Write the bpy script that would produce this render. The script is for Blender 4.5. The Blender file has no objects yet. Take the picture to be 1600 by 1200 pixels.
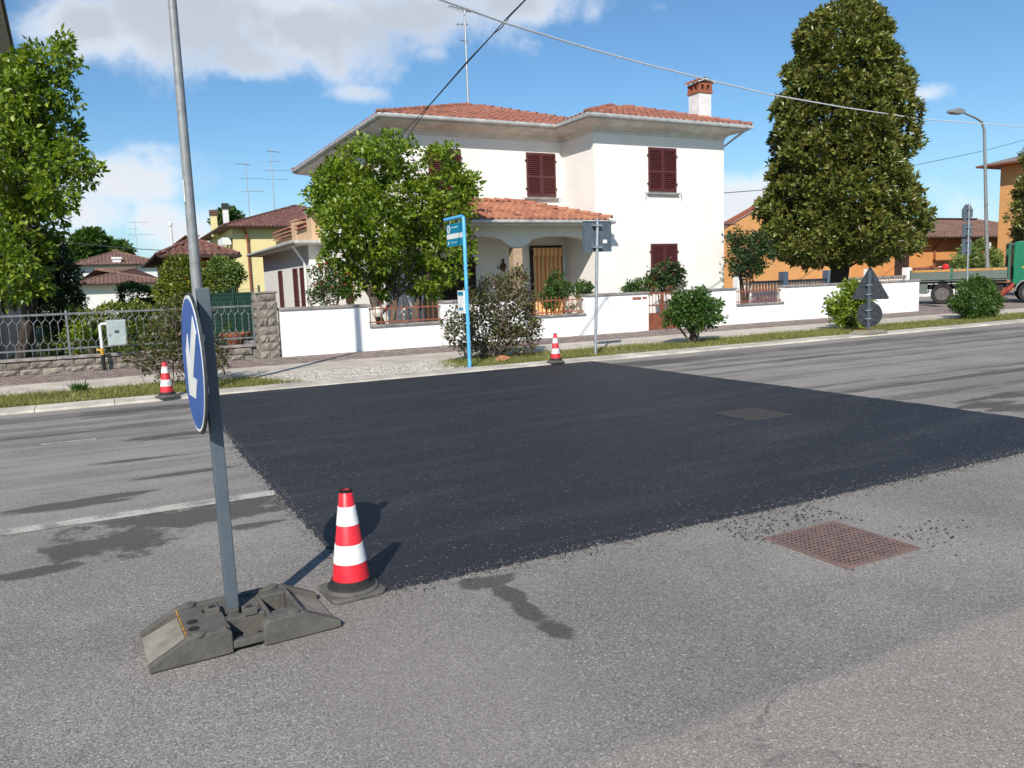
import bpy, bmesh, math, random
import numpy as np
from mathutils import Vector, Matrix
random.seed(7); rng = np.random.default_rng(7)
R = math.radians
scene = bpy.context.scene
col = scene.collection

# ------------------------------------------------------------------ camera
FPX, PITCH, ROLL, YAW, EYE = 1227.25, R(7.3416), R(-2.0171), R(27.0412), 1.55
fw = Vector((math.sin(YAW)*math.cos(PITCH), math.cos(YAW)*math.cos(PITCH), -math.sin(PITCH)))
rt = Vector((math.cos(YAW), -math.sin(YAW), 0)); upv = rt.cross(fw)
rt, upv = rt*math.cos(ROLL)+upv*math.sin(ROLL), upv*math.cos(ROLL)-rt*math.sin(ROLL)
cam = bpy.data.cameras.new('camera'); cam.sensor_width = 36; cam.lens = FPX/1600*36
cam.clip_start = .05; cam.clip_end = 3000
camo = bpy.data.objects.new('camera', cam); col.objects.link(camo)
camo.matrix_world = Matrix(((rt.x, upv.x, -fw.x, 0), (rt.y, upv.y, -fw.y, 0), (rt.z, upv.z, -fw.z, EYE), (0, 0, 0, 1)))
scene.camera = camo
def ray(px, py): return fw + rt*((px-800)/FPX) - upv*((py-600)/FPX)
def onY(px, py, Y):
    d = ray(px, py); return Vector((0, 0, EYE)) + d*(Y/d.y)
def dist_at(px, py, Y): return (fw.dot(ray(px, py)*(Y/ray(px, py).y)))

# ------------------------------------------------------------------ sun, exposure
SUN_EL, SUN_AZ = R(37.0), R(38.0)            # shadows run towards +Y and +X
sdir = Vector((math.sin(SUN_AZ)*math.cos(SUN_EL), math.cos(SUN_AZ)*math.cos(SUN_EL), -math.sin(SUN_EL)))
sl = bpy.data.lights.new('sun', 'SUN'); sl.energy = 4.6; sl.angle = R(.53); sl.color = (1, .94, .86)
so = bpy.data.objects.new('sun', sl); col.objects.link(so)
so.rotation_euler = sdir.to_track_quat('-Z', 'Y').to_euler(); so.location = (-20, -25, 30)
scene.view_settings.view_transform = 'Standard'; scene.view_settings.look = 'None'
scene.view_settings.exposure = 0.3; scene.view_settings.gamma = 1
scene.view_settings.use_curve_mapping = False

# ------------------------------------------------------------------ node helper
class NT:
    def __init__(s, tree): s.t = tree; s.L = tree.links
    def n(s, typ, ins=None, **kw):
        nd = s.t.nodes.new(typ)
        for k, v in kw.items(): setattr(nd, k, v)
        for k, v in (ins or {}).items():
            if isinstance(v, bpy.types.NodeSocket): s.L.new(v, nd.inputs[k])
            else: nd.inputs[k].default_value = v
        return nd
    def m(s, op, a, b=0.0, c=0.0, clamp=False):
        nd = s.t.nodes.new('ShaderNodeMath'); nd.operation = op; nd.use_clamp = clamp
        for i, v in enumerate((a, b, c)):
            if isinstance(v, bpy.types.NodeSocket): s.L.new(v, nd.inputs[i])
            else: nd.inputs[i].default_value = v
        return nd.outputs[0]
    def mix(s, f, a, b, mode='MIX'):
        nd = s.t.nodes.new('ShaderNodeMix'); nd.data_type = 'RGBA'; nd.blend_type = mode
        for k, v in ((0, f), (6, a), (7, b)):
            if isinstance(v, bpy.types.NodeSocket): s.L.new(v, nd.inputs[k])
            else: nd.inputs[k].default_value = (tuple(v)+(1,))[:4] if k else v
        return nd.outputs[2]
    def smooth(s, v, lo, hi):
        nd = s.n('ShaderNodeMapRange', {0: v, 1: lo, 2: hi, 3: 0.0, 4: 1.0}); nd.interpolation_type = 'SMOOTHSTEP'
        return nd.outputs[0]
    def noise(s, vec, scale, detail=4, rough=.55, dist=0):
        return s.n('ShaderNodeTexNoise', {'Vector': vec, 'Scale': scale, 'Detail': detail, 'Roughness': rough, 'Distortion': dist}).outputs[0]

# ------------------------------------------------------------------ world: clear sky with cumulus
w = bpy.data.worlds.new('World'); scene.world = w; w.use_nodes = True
w.node_tree.nodes.clear(); t = NT(w.node_tree)
w.cycles.sampling_method = 'MANUAL'; w.cycles.sample_map_resolution = 384
scene.cycles.max_bounces = 5; scene.cycles.diffuse_bounces = 3; scene.cycles.glossy_bounces = 2; scene.cycles.transmission_bounces = 3
sky = t.n('ShaderNodeTexSky', sky_type='NISHITA', sun_disc=False, sun_elevation=SUN_EL, sun_rotation=SUN_AZ+math.pi,
          air_density=1.0, dust_density=.6, ozone_density=2.2, altitude=50)
gen = t.n('ShaderNodeTexCoord').outputs['Generated']
sx = t.n('ShaderNodeSeparateXYZ', {0: gen})
az = t.m('ARCTAN2', sx.outputs[0], sx.outputs[1]); el = t.m('ARCSINE', sx.outputs[2])
CL = [(140, 40, 110, 55, 1), (290, 35, 170, 85, 1), (470, 40, 170, 75, 1), (640, 25, 170, 62, 1), (800, 5, 110, 40, 1), (380, 95, 110, 32, .9),
      (675, 82, 42, 20, .6), (555, 146, 42, 12, .4), (190, 285, 105, 42, 1), (130, 335, 95, 42, .9), (250, 345, 70, 34, .9), (285, 365, 80, 45, .95),
      (60, 375, 150, 48, .75), (360, 390, 160, 40, .6), (1170, 315, 65, 48, 1), (1215, 345, 90, 40, .8), (1440, 147, 45, 17, .85), (1500, 335, 140, 34, .38), (1035, 10, 30, 14, .35),
      (-250, 200, 260, 90, .9), (2000, 180, 260, 90, .9)]
fld = None
for (px, py, rx, ry, k) in CL:
    d = ray(px, py).normalized(); dx = ray(px+rx, py).normalized(); dy = ray(px, py-ry).normalized()
    a0, e0 = math.atan2(d.x, d.y), math.asin(d.z)
    ra = abs(math.atan2(dx.x, dx.y)-a0); re = abs(math.asin(dy.z)-e0)
    u = t.m('MULTIPLY', t.m('SUBTRACT', az, a0), 1/ra); v = t.m('MULTIPLY', t.m('SUBTRACT', el, e0), 1/re)
    q = t.m('SQRT', t.m('ADD', t.m('MULTIPLY', u, u), t.m('MULTIPLY', v, v)))
    b = t.m('MULTIPLY', t.m('SUBTRACT', 1.42, q), k)
    fld = b if fld is None else t.m('MAXIMUM', fld, b)
nz = t.noise(gen, 9, 5, .6, .3); nz2 = t.noise(gen, 3.2, 3, .5); nz3 = t.noise(gen, 30, 4, .6)
other = t.m('MULTIPLY', t.m('SUBTRACT', nz2, .66), 5.0)            # scattered cumulus over the rest of the sky
fld = t.m('MAXIMUM', fld, t.m('MULTIPLY', other, .8))
dens = t.m('ADD', t.m('ADD', fld, t.m('MULTIPLY', t.m('SUBTRACT', nz, .5), 2.6)), t.m('MULTIPLY', t.m('SUBTRACT', nz3, .5), .5))
cov = t.smooth(dens, .05, 1.15)
thick = t.smooth(t.m('ADD', dens, t.m('MULTIPLY', t.m('SUBTRACT', nz2, .5), 1.5)), .40, 1.15)
high = t.smooth(el, .10, .30)                                        # higher clouds show their grey undersides
thick = t.m('MULTIPLY', thick, t.m('ADD', .35, t.m('MULTIPLY', high, .65)))
ccol = t.mix(thick, (8.0, 8.2, 8.5), (4.7, 5.1, 5.7))
hz = t.m('MULTIPLY', t.smooth(t.m('MULTIPLY', el, -1), -.22, .02), .30)
skyc = t.mix(1.0, sky.outputs[0], (.66, .93, 1.08), 'MULTIPLY')
skyc = t.mix(hz, skyc, (5.6, 6.7, 7.9))
bg = t.n('ShaderNodeBackground', {0: t.mix(t.m('MULTIPLY', cov, .96), skyc, ccol), 1: .1})
t.n('ShaderNodeOutputWorld', {0: bg.outputs[0]})

# ------------------------------------------------------------------ materials
MATS = {}
def mat(name, c, rough=.8, var=.12, scale=6, c2=None, bump=0, bscale=60, metal=0, spec=.4, rnd=0, streak=0, stretch=None, speck=0, scuff=0):
    """plain surface: two-tone noise, optional per-piece variation, dirt streaks and fine relief"""
    mt = bpy.data.materials.new(name); mt.use_nodes = True; mt.node_tree.nodes.clear(); t = NT(mt.node_tree)
    pos = t.n('ShaderNodeNewGeometry').outputs['Position']
    vec = pos
    if stretch: vec = t.n('ShaderNodeMapping', {0: pos, 3: stretch}).outputs[0]
    c2 = c2 or tuple(x*(1-var*2) for x in c); c1 = tuple(min(1, x*(1+var*.6)) for x in c)
    cc = t.mix(t.smooth(t.noise(vec, scale, 6, .62), .3, .72), c1, c2)
    if speck: cc = t.mix(t.smooth(t.noise(pos, 420, 2, .5), .55, .7), cc, tuple(x*(1-speck) for x in c))
    if scuff:
        fv = t.n('ShaderNodeMapping', {0: pos, 3: (1.6, 1.6, 6)}).outputs[0]
        cc = t.mix(t.m('MULTIPLY', t.smooth(t.noise(fv, 1.9, 5, .7), .66, .72), scuff), cc, tuple(x*.55 for x in c))
    if streak:
        sv = t.n('ShaderNodeMapping', {0: pos, 3: (3.2, 3.2, .25)}).outputs[0]
        cc = t.mix(t.m('MULTIPLY', t.smooth(t.noise(sv, 1.6, 6, .65), .52, .8), streak), cc, tuple(x*.45 for x in c))
    if rnd:
        g = t.n('ShaderNodeNewGeometry').outputs['Random Per Island']; o = t.n('ShaderNodeObjectInfo').outputs['Random']
        f = t.m('FRACT', t.m('ADD', g, o))
        hv = t.n('ShaderNodeHueSaturation', {'Hue': t.m('ADD', .5, t.m('MULTIPLY', t.m('SUBTRACT', f, .5), .03*rnd)), 'Saturation': 1.0,
                 'Value': t.m('ADD', 1-.5*rnd, t.m('MULTIPLY', f, rnd)), 'Color': cc}); cc = hv.outputs[0]
    p = t.n('ShaderNodeBsdfPrincipled', {'Base Color': cc, 'Roughness': rough, 'Metallic': metal, 'Specular IOR Level': spec})
    if bump:
        bn = t.n('ShaderNodeBump', {'Strength': bump, 'Distance': .02, 'Height': t.noise(pos, bscale, 5, .6)})
        t.L.new(bn.outputs[0], p.inputs['Normal'])
    t.n('ShaderNodeOutputMaterial', {0: p.outputs[0]})
    MATS[name] = mt; return mt
def leafmat(name, ca, cb, cc, rough=.42, trans=.28, back=None):
    mt = bpy.data.materials.new(name); mt.use_nodes = True; mt.node_tree.nodes.clear(); t = NT(mt.node_tree)
    g = t.n('ShaderNodeNewGeometry'); f = g.outputs['Random Per Island']
    rp = t.n('ShaderNodeValToRGB', {0: f}); e = rp.color_ramp.elements
    e[0].color = (*ca, 1); e[0].position = .05; e[1].color = (*cc, 1); e[1].position = .97
    k = e.new(.5); k.color = (*cb, 1)
    c = t.mix(t.smooth(t.noise(g.outputs['Position'], 1.3, 3), .35, .7), rp.outputs[0], t.mix(1.0, rp.outputs[0], (.72, .78, .7), 'MULTIPLY'))
    if back: c = t.mix(t.m('MULTIPLY', g.outputs['Backfacing'], .4), c, back)
    p = t.n('ShaderNodeBsdfPrincipled', {'Base Color': c, 'Roughness': rough, 'Specular IOR Level': .45})
    tr = t.n('ShaderNodeBsdfTranslucent', {0: t.mix(1.0, c, (1.35, 1.45, .55), 'MULTIPLY')})
    mx = t.n('ShaderNodeMixShader', {0: trans, 1: p.outputs[0], 2: tr.outputs[0]})
    t.n('ShaderNodeOutputMaterial', {0: mx.outputs[0]})
    MATS[name] = mt; return mt

mat('white_wall', (.84, .83, .81), .9, .03, 3, bump=.15, bscale=70, streak=.16, scuff=.55)
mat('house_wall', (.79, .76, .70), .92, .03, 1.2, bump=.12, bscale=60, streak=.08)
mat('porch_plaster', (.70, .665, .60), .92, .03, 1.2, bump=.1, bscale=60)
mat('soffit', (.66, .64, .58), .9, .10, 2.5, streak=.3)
mat('gutter', (.50, .50, .48), .45, .15, 4, metal=.3)
mat('roof_tile', (.315, .125, .080), .9, .2, 2.5, c2=(.20, .085, .062), bump=.2, bscale=40, rnd=.28)
mat('porch_tile', (.37, .155, .090), .9, .2, 2.5, c2=(.27, .11, .07), bump=.2, bscale=40, rnd=.3)
mat('dark_tile', (.17, .075, .06), .9, .25, 4, c2=(.12, .06, .05), rnd=.4)
mat('brown_tile', (.19, .105, .075), .9, .25, 3, c2=(.13, .08, .065), rnd=.35)
mat('shutter', (.085, .020, .021), .45, .12, 8, spec=.5)
mat('coping', (.30, .265, .245), .9, .25, 5, bump=.3, bscale=30, streak=.3)
mat('rust_red', (.30, .085, .04), .6, .25, 14, c2=(.16, .06, .04))
mat('gate_brown', (.24, .075, .04), .6, .2, 9)
mat('stone_block', (.235, .205, .17), .95, .3, 9, c2=(.14, .12, .10), bump=1.0, bscale=22, rnd=.35)
mat('mortar', (.22, .20, .18), .95, .15, 9)
mat('fence_grey', (.19, .20, .205), .6, .2, 14, metal=.3)
mat('concrete', (.56, .495, .415), .95, .14, 2.0, bump=.4, bscale=90, rnd=.14, speck=.3)
mat('kerb', (.53, .48, .405), .95, .2, 1.8, bump=.4, bscale=60, rnd=.22, speck=.25)
mat('paver', (.265, .205, .18), .95, .2, 8, bump=.4, bscale=60, rnd=.4)
mat('paver_joint', (.22, .19, .165), .95, .2, 10)
mat('soil', (.20, .165, .11), 1, .3, 5, c2=(.12, .11, .06), bump=.6, bscale=50)
mat('lawn', (.10, .13, .04), 1, .3, 2, c2=(.16, .14, .07), bump=.6, bscale=60)
mat('yard_paving', (.36, .33, .29), .95, .2, 2)
mat('gravel', (.46, .43, .38), .95, .1, 5, rnd=.9)
mat('pole_grey', (.27, .28, .28), .55, .12, 8, metal=.25)
mat('steel', (.42, .44, .46), .45, .12, 9, metal=.6)
mat('post_blue_grey', (.075, .098, .118), .5, .15, 14, c2=(.10, .12, .135), metal=.1)
mat('sign_back', (.088, .115, .14), .5, .12, 7)
mat('sign_back_dark', (.045, .053, .06), .6, .3, 12)
mat('sign_blue', (.004, .062, .27), .38, .12, 7, c2=(.008, .09, .35), spec=.35)
mat('sign_white', (.72, .73, .69), .4, .08, 10, scuff=.3)
mat('cone_red', (.72, .018, .03), .4, .08, 14, spec=.6, scuff=.25)
mat('cone_red_old', (.60, .03, .04), .55, .15, 20)
mat('cone_white', (.78, .78, .75), .45, .06, 16, scuff=.5)
mat('cone_white_old', (.72, .70, .68), .5, .2, 22)
mat('rubber', (.062, .059, .052), .85, .4, 9, c2=(.125, .115, .098), bump=.3, bscale=60)
mat('rubber_dust', (.25, .222, .182), .95, .2, 9, c2=(.17, .152, .125), bump=.3, bscale=70)
mat('rubber_dark', (.022, .022, .022), .8, .2, 12)
mat('yellow_mark', (.42, .22, .05), .8, .3, 30)
mat('bus_blue', (.095, .41, .72), .4, .1, 9, spec=.5)
mat('bus_teal', (.0, .20, .33), .4, .06, 9)
mat('box_grey', (.36, .42, .40), .5, .08, 9)
mat('box_dark', (.06, .07, .07), .5, .1, 9)
mat('pipe_yellow', (.55, .30, .03), .5, .2, 20)
mat('black', (.012, .012, .012), .6, .2, 10)
mat('white_plastic', (.72, .72, .70), .5, .05, 10)
mat('rust_iron', (.22, .135, .11), .8, .2, 16, c2=(.15, .11, .10), bump=.5, bscale=120)
mat('iron_dark', (.022, .021, .022), .7, .4, 90, c2=(.10, .09, .085), bump=.5, bscale=120)
mat('hole_shade', (.02, .018, .017), 1, .2, 10)  # near-black colour painted in for the shade inside openings
mat('bark', (.14, .105, .075), .95, .3, 14, c2=(.07, .055, .045), bump=1, bscale=30, stretch=(1, 1, .25))
mat('bark_dark', (.06, .045, .035), .95, .3, 14, bump=1, bscale=30)
mat('tan_stone', (.42, .30, .20), .85, .12, 10, bump=.2, bscale=60, rnd=.2)
mat('chimney_white', (.72, .70, .68), .9, .08, 5, streak=.3)
mat('brick', (.34, .11, .06), .9, .2, 10, rnd=.4)
mat('ochre_wall', (.62, .31, .115), .92, .05, 1.5, streak=.08)
mat('orange_wall', (.60, .27, .09), .92, .05, 1.5, streak=.08)
mat('yellow_wall', (.70, .60, .30), .92, .03, 1.5)
mat('red_wall', (.35, .035, .03), .9, .08, 2)
mat('beige_wall', (.56, .385, .24), .92, .05, 2)
mat('white_house', (.70, .70, .68), .92, .03, 2)
mat('grey_wall', (.35, .33, .30), .92, .08, 2, streak=.3)
mat('dark_wood', (.05, .028, .02), .7, .2, 8)
mat('glass_dark', (.02, .022, .025), .1, .1, 8, spec=.6)
mat('truck_green', (.0, .16, .075), .4, .12, 6, spec=.5)
mat('truck_bed', (.085, .115, .10), .6, .2, 5, c2=(.125, .145, .13), streak=.3)
mat('truck_frame_green', (.02, .13, .075), .55, .2, 8)
mat('truck_orange', (.52, .25, .05), .6, .2, 8)
mat('truck_fender', (.20, .22, .22), .6, .2, 8)
mat('tyre', (.028, .027, .026), .9, .3, 14)
mat('rim', (.12, .105, .10), .6, .2, 10)
mat('red_lamp', (.65, .02, .02), .3, .1, 10)
mat('red_paint', (.30, .04, .03), .6, .2, 10)
mat('terracotta', (.42, .15, .08), .85, .15, 10)
mat('cable_white', (.62, .64, .66), .5, .05, 3)
mat('cable_dark', (.05, .055, .065), .6, .1, 3)
mat('green_mesh', (.012, .05, .035), .7, .1, 3)
mat('globe', (.62, .60, .50), .25, .05, 5)
mat('dirt', (.16, .12, .085), 1, .3, 14)
mat('rock_red', (.45, .19, .10), .9, .2, 14, bump=.6, bscale=30)

def curtain_mat():
    mt = bpy.data.materials.new('striped_curtain'); mt.use_nodes = True; mt.node_tree.nodes.clear(); t = NT(mt.node_tree)
    s = t.n('ShaderNodeSeparateXYZ', {0: t.n('ShaderNodeNewGeometry').outputs['Position']})
    ph = t.m('FRACT', t.m('MULTIPLY', s.outputs[0], 6.2)); f = t.smooth(t.m('ABSOLUTE', t.m('SUBTRACT', ph, .5)), .17, .26)
    p = t.n('ShaderNodeBsdfPrincipled', {'Base Color': t.mix(f, (.62, .22, .04), (.72, .50, .25)), 'Roughness': .9})
    t.n('ShaderNodeOutputMaterial', {0: p.outputs[0]}); MATS['curtain'] = mt
curtain_mat()

leafmat('leaf_bright', (.085, .15, .012), (.17, .25, .02), (.30, .36, .04), trans=.32)
leafmat('leaf_mid', (.03, .075, .015), (.06, .125, .02), (.11, .18, .03), trans=.25)
leafmat('leaf_dark', (.018, .04, .012), (.035, .07, .018), (.06, .10, .025), trans=.18)
leafmat('leaf_magnolia', (.05, .085, .014), (.12, .16, .028), (.25, .27, .06), rough=.34, trans=.15, back=(.17, .10, .035))
leafmat('leaf_lightgreen', (.09, .15, .03), (.17, .24, .06), (.27, .33, .10), trans=.3)
leafmat('leaf_bronze', (.10, .045, .03), (.085, .10, .03), (.15, .165, .05), trans=.25)
leafmat('leaf_hedge', (.05, .09, .014), (.12, .165, .02), (.27, .26, .03), trans=.2)
leafmat('flower_pink', (.42, .27, .36), (.55, .42, .50), (.60, .52, .55), trans=.3)
leafmat('flower_red', (.35, .03, .03), (.42, .06, .05), (.5, .12, .1), trans=.2)
leafmat('grass_blade', (.11, .145, .03), (.21, .225, .05), (.38, .32, .13), rough=.7, trans=.25)

def road_mat():
    mt = bpy.data.materials.new('old_asphalt'); mt.use_nodes = True; mt.node_tree.nodes.clear(); t = NT(mt.node_tree)
    pos = t.n('ShaderNodeNewGeometry').outputs['Position']; s = t.n('ShaderNodeSeparateXYZ', {0: pos}); X, Y = s.outputs[0], s.outputs[1]
    vc = t.n('ShaderNodeTexVoronoi', {'Vector': pos, 'Scale': 165.0}); cell = t.n('ShaderNodeSeparateColor', {0: vc.outputs['Color']}).outputs[0]
    grain = t.noise(pos, 60, 2, .7); grain2 = cell; big = t.smooth(t.noise(pos, .55, 4, .65), .32, .68)
    c = t.mix(big, (.186, .170, .153), (.258, .236, .212))
    ag = t.mix(cell, (.45, .45, .45), (1.6, 1.6, 1.58)); c = t.mix(.75, c, t.mix(1.0, c, ag, 'MULTIPLY'))
    c = t.mix(t.m('MULTIPLY', t.smooth(grain, .50, .72), .45), c, (.085, .078, .072)); c = t.mix(t.smooth(cell, .965, .985), c, (.42, .40, .365))
    du = t.m('ADD', t.m('POWER', t.m('MULTIPLY', t.m('SUBTRACT', X, 1.05), 1.5), 2.0), t.m('POWER', t.m('MULTIPLY', t.m('SUBTRACT', Y, 2.7), .85), 2.0))
    du = t.m('MULTIPLY', t.smooth(t.m('ADD', du, t.m('MULTIPLY', t.noise(pos, 2.2, 4, .6), 1.4)), 1.7, .3), .45); c = t.mix(du, c, (.275, .247, .22))
    # smoother, paler old strip with cracks on the near side of the seam
    wob = t.m('MULTIPLY', t.m('SUBTRACT', t.noise(pos, 3.0, 4), .5), .16)
    near = t.m('MULTIPLY', t.smooth(t.m('ADD', Y, wob), 2.06, 1.97), 1.0)
    c2 = t.mix(t.noise(pos, 1.5, 5), (.24, .212, .186), (.305, .274, .24)); c2 = t.mix(t.smooth(t.noise(pos, 130, 3, .6), .58, .68), c2, (.08, .075, .07))
    c2 = t.mix(t.smooth(cell, .965, .98), c2, (.38, .36, .33))
    c2 = t.mix(.5, c2, t.mix(1.0, c2, ag, 'MULTIPLY'))
    c = t.mix(t.m('MULTIPLY', near, .85), c, c2)
    wv = t.n('ShaderNodeVectorMath', {0: pos, 1: t.n('ShaderNodeTexNoise', {'Vector': pos, 'Scale': 2.2, 'Detail': 5}).outputs[1]}, operation='ADD').outputs[0]
    vo = t.n('ShaderNodeTexVoronoi', {'Vector': wv, 'Scale': .62}, feature='DISTANCE_TO_EDGE').outputs[0]
    crack = t.m('MULTIPLY', t.m('MULTIPLY', t.smooth(vo, .012, .002), near), t.smooth(t.noise(pos, 1.7, 3), .42, .55))
    c = t.mix(t.m('MULTIPLY', crack, .45), c, (.06, .055, .05))
    seam = t.m('MULTIPLY', t.smooth(t.m('ABSOLUTE', t.m('SUBTRACT', t.m('ADD', Y, wob), 2.07)), .12, .0), .12)
    c = t.mix(seam, c, (.10, .095, .09))
    # dark stains, binder smears and tyre tracks
    n1 = t.m('MULTIPLY', t.m('SUBTRACT', t.noise(pos, 3.4, 5, .7), .5), 4.5)
    n2 = t.m('MULTIPLY', t.m('SUBTRACT', t.noise(t.n('ShaderNodeMapping', {0: pos, 3: (.45, 2.4, 1)}).outputs[0], 2.6, 5, .68), .5), 5.0)
    B = [(.45, 5.84, .85, .30, 0), (-.10, 5.52, .42, .42, 0), (-.42, 5.14, .34, .10, 0), (-.30, 6.72, .55, .18, 1), (.75, 5.35, .25, .07, 1),
         (.35, 11.75, .95, .33, 1), (-.8, 10.35, 1.7, .07, 1), (.55, 9.35, .50, .26, 1), (.2, 8.2, .5, .09, 1), (.5, 7.3, .55, .07, 1),
         (1.65, 3.60, .17, .10, 0), (1.67, 3.40, .08, .16, 0), (1.66, 3.14, .065, .18, 0), (1.67, 2.95, .08, .14, 0),
         (9.55, 5.6, .75, .16, 1), (9.0, 11.6, .9, .5, 1), (8.7, 5.2, .5, .5, 1)]
    mask = None
    for (x, y, rx, ry, k) in B:
        u = t.m('MULTIPLY', t.m('SUBTRACT', X, x), 1/rx); v = t.m('MULTIPLY', t.m('SUBTRACT', Y, y), 1/ry)
        q = t.m('ADD', t.m('MULTIPLY', u, u), t.m('MULTIPLY', v, v))
        b = t.m('ADD', t.m('SUBTRACT', 1.0, q), n2 if k else n1); mask = b if mask is None else t.m('MAXIMUM', mask, b)
    mask = t.m('ADD', mask, t.m('MULTIPLY', t.m('SUBTRACT', cell, .5), .5))
    st = t.m('MULTIPLY', t.smooth(mask, .2, .42), .80)
    tv = t.n('ShaderNodeMapping', {0: pos, 3: (.055, 1.25, 1), 2: (0, 0, R(-1.5))}).outputs[0]
    jit = t.m('MULTIPLY', t.m('SUBTRACT', t.noise(t.n('ShaderNodeMapping', {0: pos, 3: (.35, 1.5, 1)}).outputs[0], 1.6, 4, .65), .5), 1.1)
    brk = t.noise(t.n('ShaderNodeMapping', {0: pos, 3: (.5, 7, 1)}).outputs[0], 1.3, 4, .7)
    trk = None
    for (y0, m_, wd, k_) in ((11.75, -.02, .34, .85), (10.9, -.02, .16, .6), (10.3, -.015, .15, .85), (9.6, -.02, .12, .55), (8.7, -.02, .10, .3), (7.6, -.05, .11, .7), (6.98, -.02, .17, .9), (6.3, -.04, .13, .65)):
        e_ = t.m('ABSOLUTE', t.m('SUBTRACT', t.m('ADD', Y, t.m('MULTIPLY', jit, .55)), t.m('ADD', y0, t.m('MULTIPLY', t.m('SUBTRACT', X, 8.0), m_))))
        q = t.m('MULTIPLY', t.smooth(e_, wd*1.3, wd*.55), k_); trk = q if trk is None else t.m('MAXIMUM', trk, q)
    trk = t.m('MULTIPLY', t.m('MULTIPLY', trk, t.smooth(brk, .36, .52)), .85)
    trl = t.m('MULTIPLY', t.m('MULTIPLY', trk, t.smooth(X, 1.6, .6)), t.m('MULTIPLY', t.smooth(Y, 8.2, 9.2), .75))
    trk = t.m('MULTIPLY', trk, t.smooth(X, 7.6, 8.6))
    tot = t.m('MAXIMUM', t.m('MAXIMUM', st, trk), trl)
    dk = t.mix(t.smooth(grain, .45, .7), (.062, .056, .053), (.036, .034, .033))
    c = t.mix(t.m('MULTIPLY', t.m('MULTIPLY', t.smooth(t.noise(tv, 3.1, 3), .42, .6), t.smooth(Y, 4.5, 8)), .5), c, (.315, .29, .258))     # pale dusty tracks
    c = t.mix(tot, c, dk)

    p = t.n('ShaderNodeBsdfPrincipled', {'Base Color': c, 'Roughness': .88, 'Specular IOR Level': .3})
    bn = t.n('ShaderNodeBump', {'Strength': .28, 'Distance': .010, 'Height': t.m('ADD', t.m('MULTIPLY', grain, .6), t.m('MULTIPLY', vc.outputs['Distance'], -.8))}); t.L.new(bn.outputs[0], p.inputs['Normal'])
    t.n('ShaderNodeOutputMaterial', {0: p.outputs[0]}); MATS['old_asphalt'] = mt
road_mat()
def patch_mat():
    mt = bpy.data.materials.new('fresh_asphalt'); mt.use_nodes = True; mt.node_tree.nodes.clear(); t = NT(mt.node_tree)
    pos = t.n('ShaderNodeNewGeometry').outputs['Position']
    vc = t.n('ShaderNodeTexVoronoi', {'Vector': pos, 'Scale': 95.0}); cell = t.n('ShaderNodeSeparateColor', {0: vc.outputs['Color']}).outputs[0]; g1 = t.noise(pos, 60, 2, .7)
    c = t.mix(t.noise(pos, .9, 5, .6), (.0135, .0145, .0185), (.022, .0235, .0285))
    sw = t.n('ShaderNodeMapping', {0: pos, 3: (.35, 2.2, 1)}).outputs[0]
    c = t.mix(t.m('MULTIPLY', t.smooth(t.noise(sw, 1.2, 5, .6), .45, .75), .7), c, (.046, .046, .048))
    c = t.mix(.8, c, t.mix(1.0, c, t.mix(cell, (.5, .5, .5), (1.6, 1.6, 1.55)), 'MULTIPLY')); c = t.mix(t.m('MULTIPLY', t.smooth(g1, .58, .75), .5), c, (.075, .074, .076)); c = t.mix(t.smooth(cell, .99, .997), c, (.20, .19, .18))
    s = t.n('ShaderNodeSeparateXYZ', {0: pos})
    p = t.n('ShaderNodeBsdfPrincipled', {'Base Color': c, 'Roughness': .62, 'Specular IOR Level': .45})
    bn = t.n('ShaderNodeBump', {'Strength': .7, 'Distance': .012, 'Height': t.m('ADD', g1, t.m('MULTIPLY', vc.outputs['Distance'], -.9))}); t.L.new(bn.outputs[0], p.inputs['Normal'])
    t.n('ShaderNodeOutputMaterial', {0: p.outputs[0]}); MATS['fresh_asphalt'] = mt
patch_mat()
def paint_mat():
    mt = bpy.data.materials.new('road_paint'); mt.use_nodes = True; mt.node_tree.nodes.clear(); t = NT(mt.node_tree)
    pos = t.n('ShaderNodeNewGeometry').outputs['Position']
    wear = t.smooth(t.m('ADD', t.m('MULTIPLY', t.noise(pos, 5, 6, .7), .75), t.m('MULTIPLY', t.noise(pos, 90, 3, .7), .4)), .53, .66)
    p = t.n('ShaderNodeBsdfPrincipled', {'Base Color': t.mix(wear, (.46, .43, .37), (.22, .20, .178)), 'Roughness': .8})
    t.n('ShaderNodeOutputMaterial', {0: p.outputs[0]}); MATS['road_paint'] = mt
paint_mat()
mat('crumb', (.05, .048, .05), .8, .2, 10, rnd=1.0)
mat('crumb_pale', (.30, .285, .26), .9, .2, 10, rnd=.9)

# ------------------------------------------------------------------ object helpers
def setp(o, p):
    if p is None: return
    o.parent = p
    if p.type == 'EMPTY': o.matrix_parent_inverse = Matrix.Translation(-p.location)
def tag(o, label=None, cat=None, group=None, kind=None):
    if label: o['label'] = label
    if cat: o['category'] = cat
    if group: o['group'] = group
    if kind: o['kind'] = kind
    return o
def thing(name, label, cat, loc=(0, 0, 0), group=None):
    o = bpy.data.objects.new(name, None); o.empty_display_size = .2; col.objects.link(o); o.location = loc
    return tag(o, label, cat, group)
def matlist(ms): return [MATS[m] for m in ([ms] if isinstance(ms, str) else ms)]
def link(name, me, parent=None, mx=None):
    o = bpy.data.objects.new(name, me); col.objects.link(o); setp(o, parent)
    if mx is not None: o.matrix_basis = mx
    return o
def copy_tree(o, loc, parent=None, label=None):
    c = o.copy(); col.objects.link(c); c.parent = parent
    if parent is None: c.location = loc
    if label: c['label'] = label
    for ch in o.children: copy_tree(ch, None, c)
    return c
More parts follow.
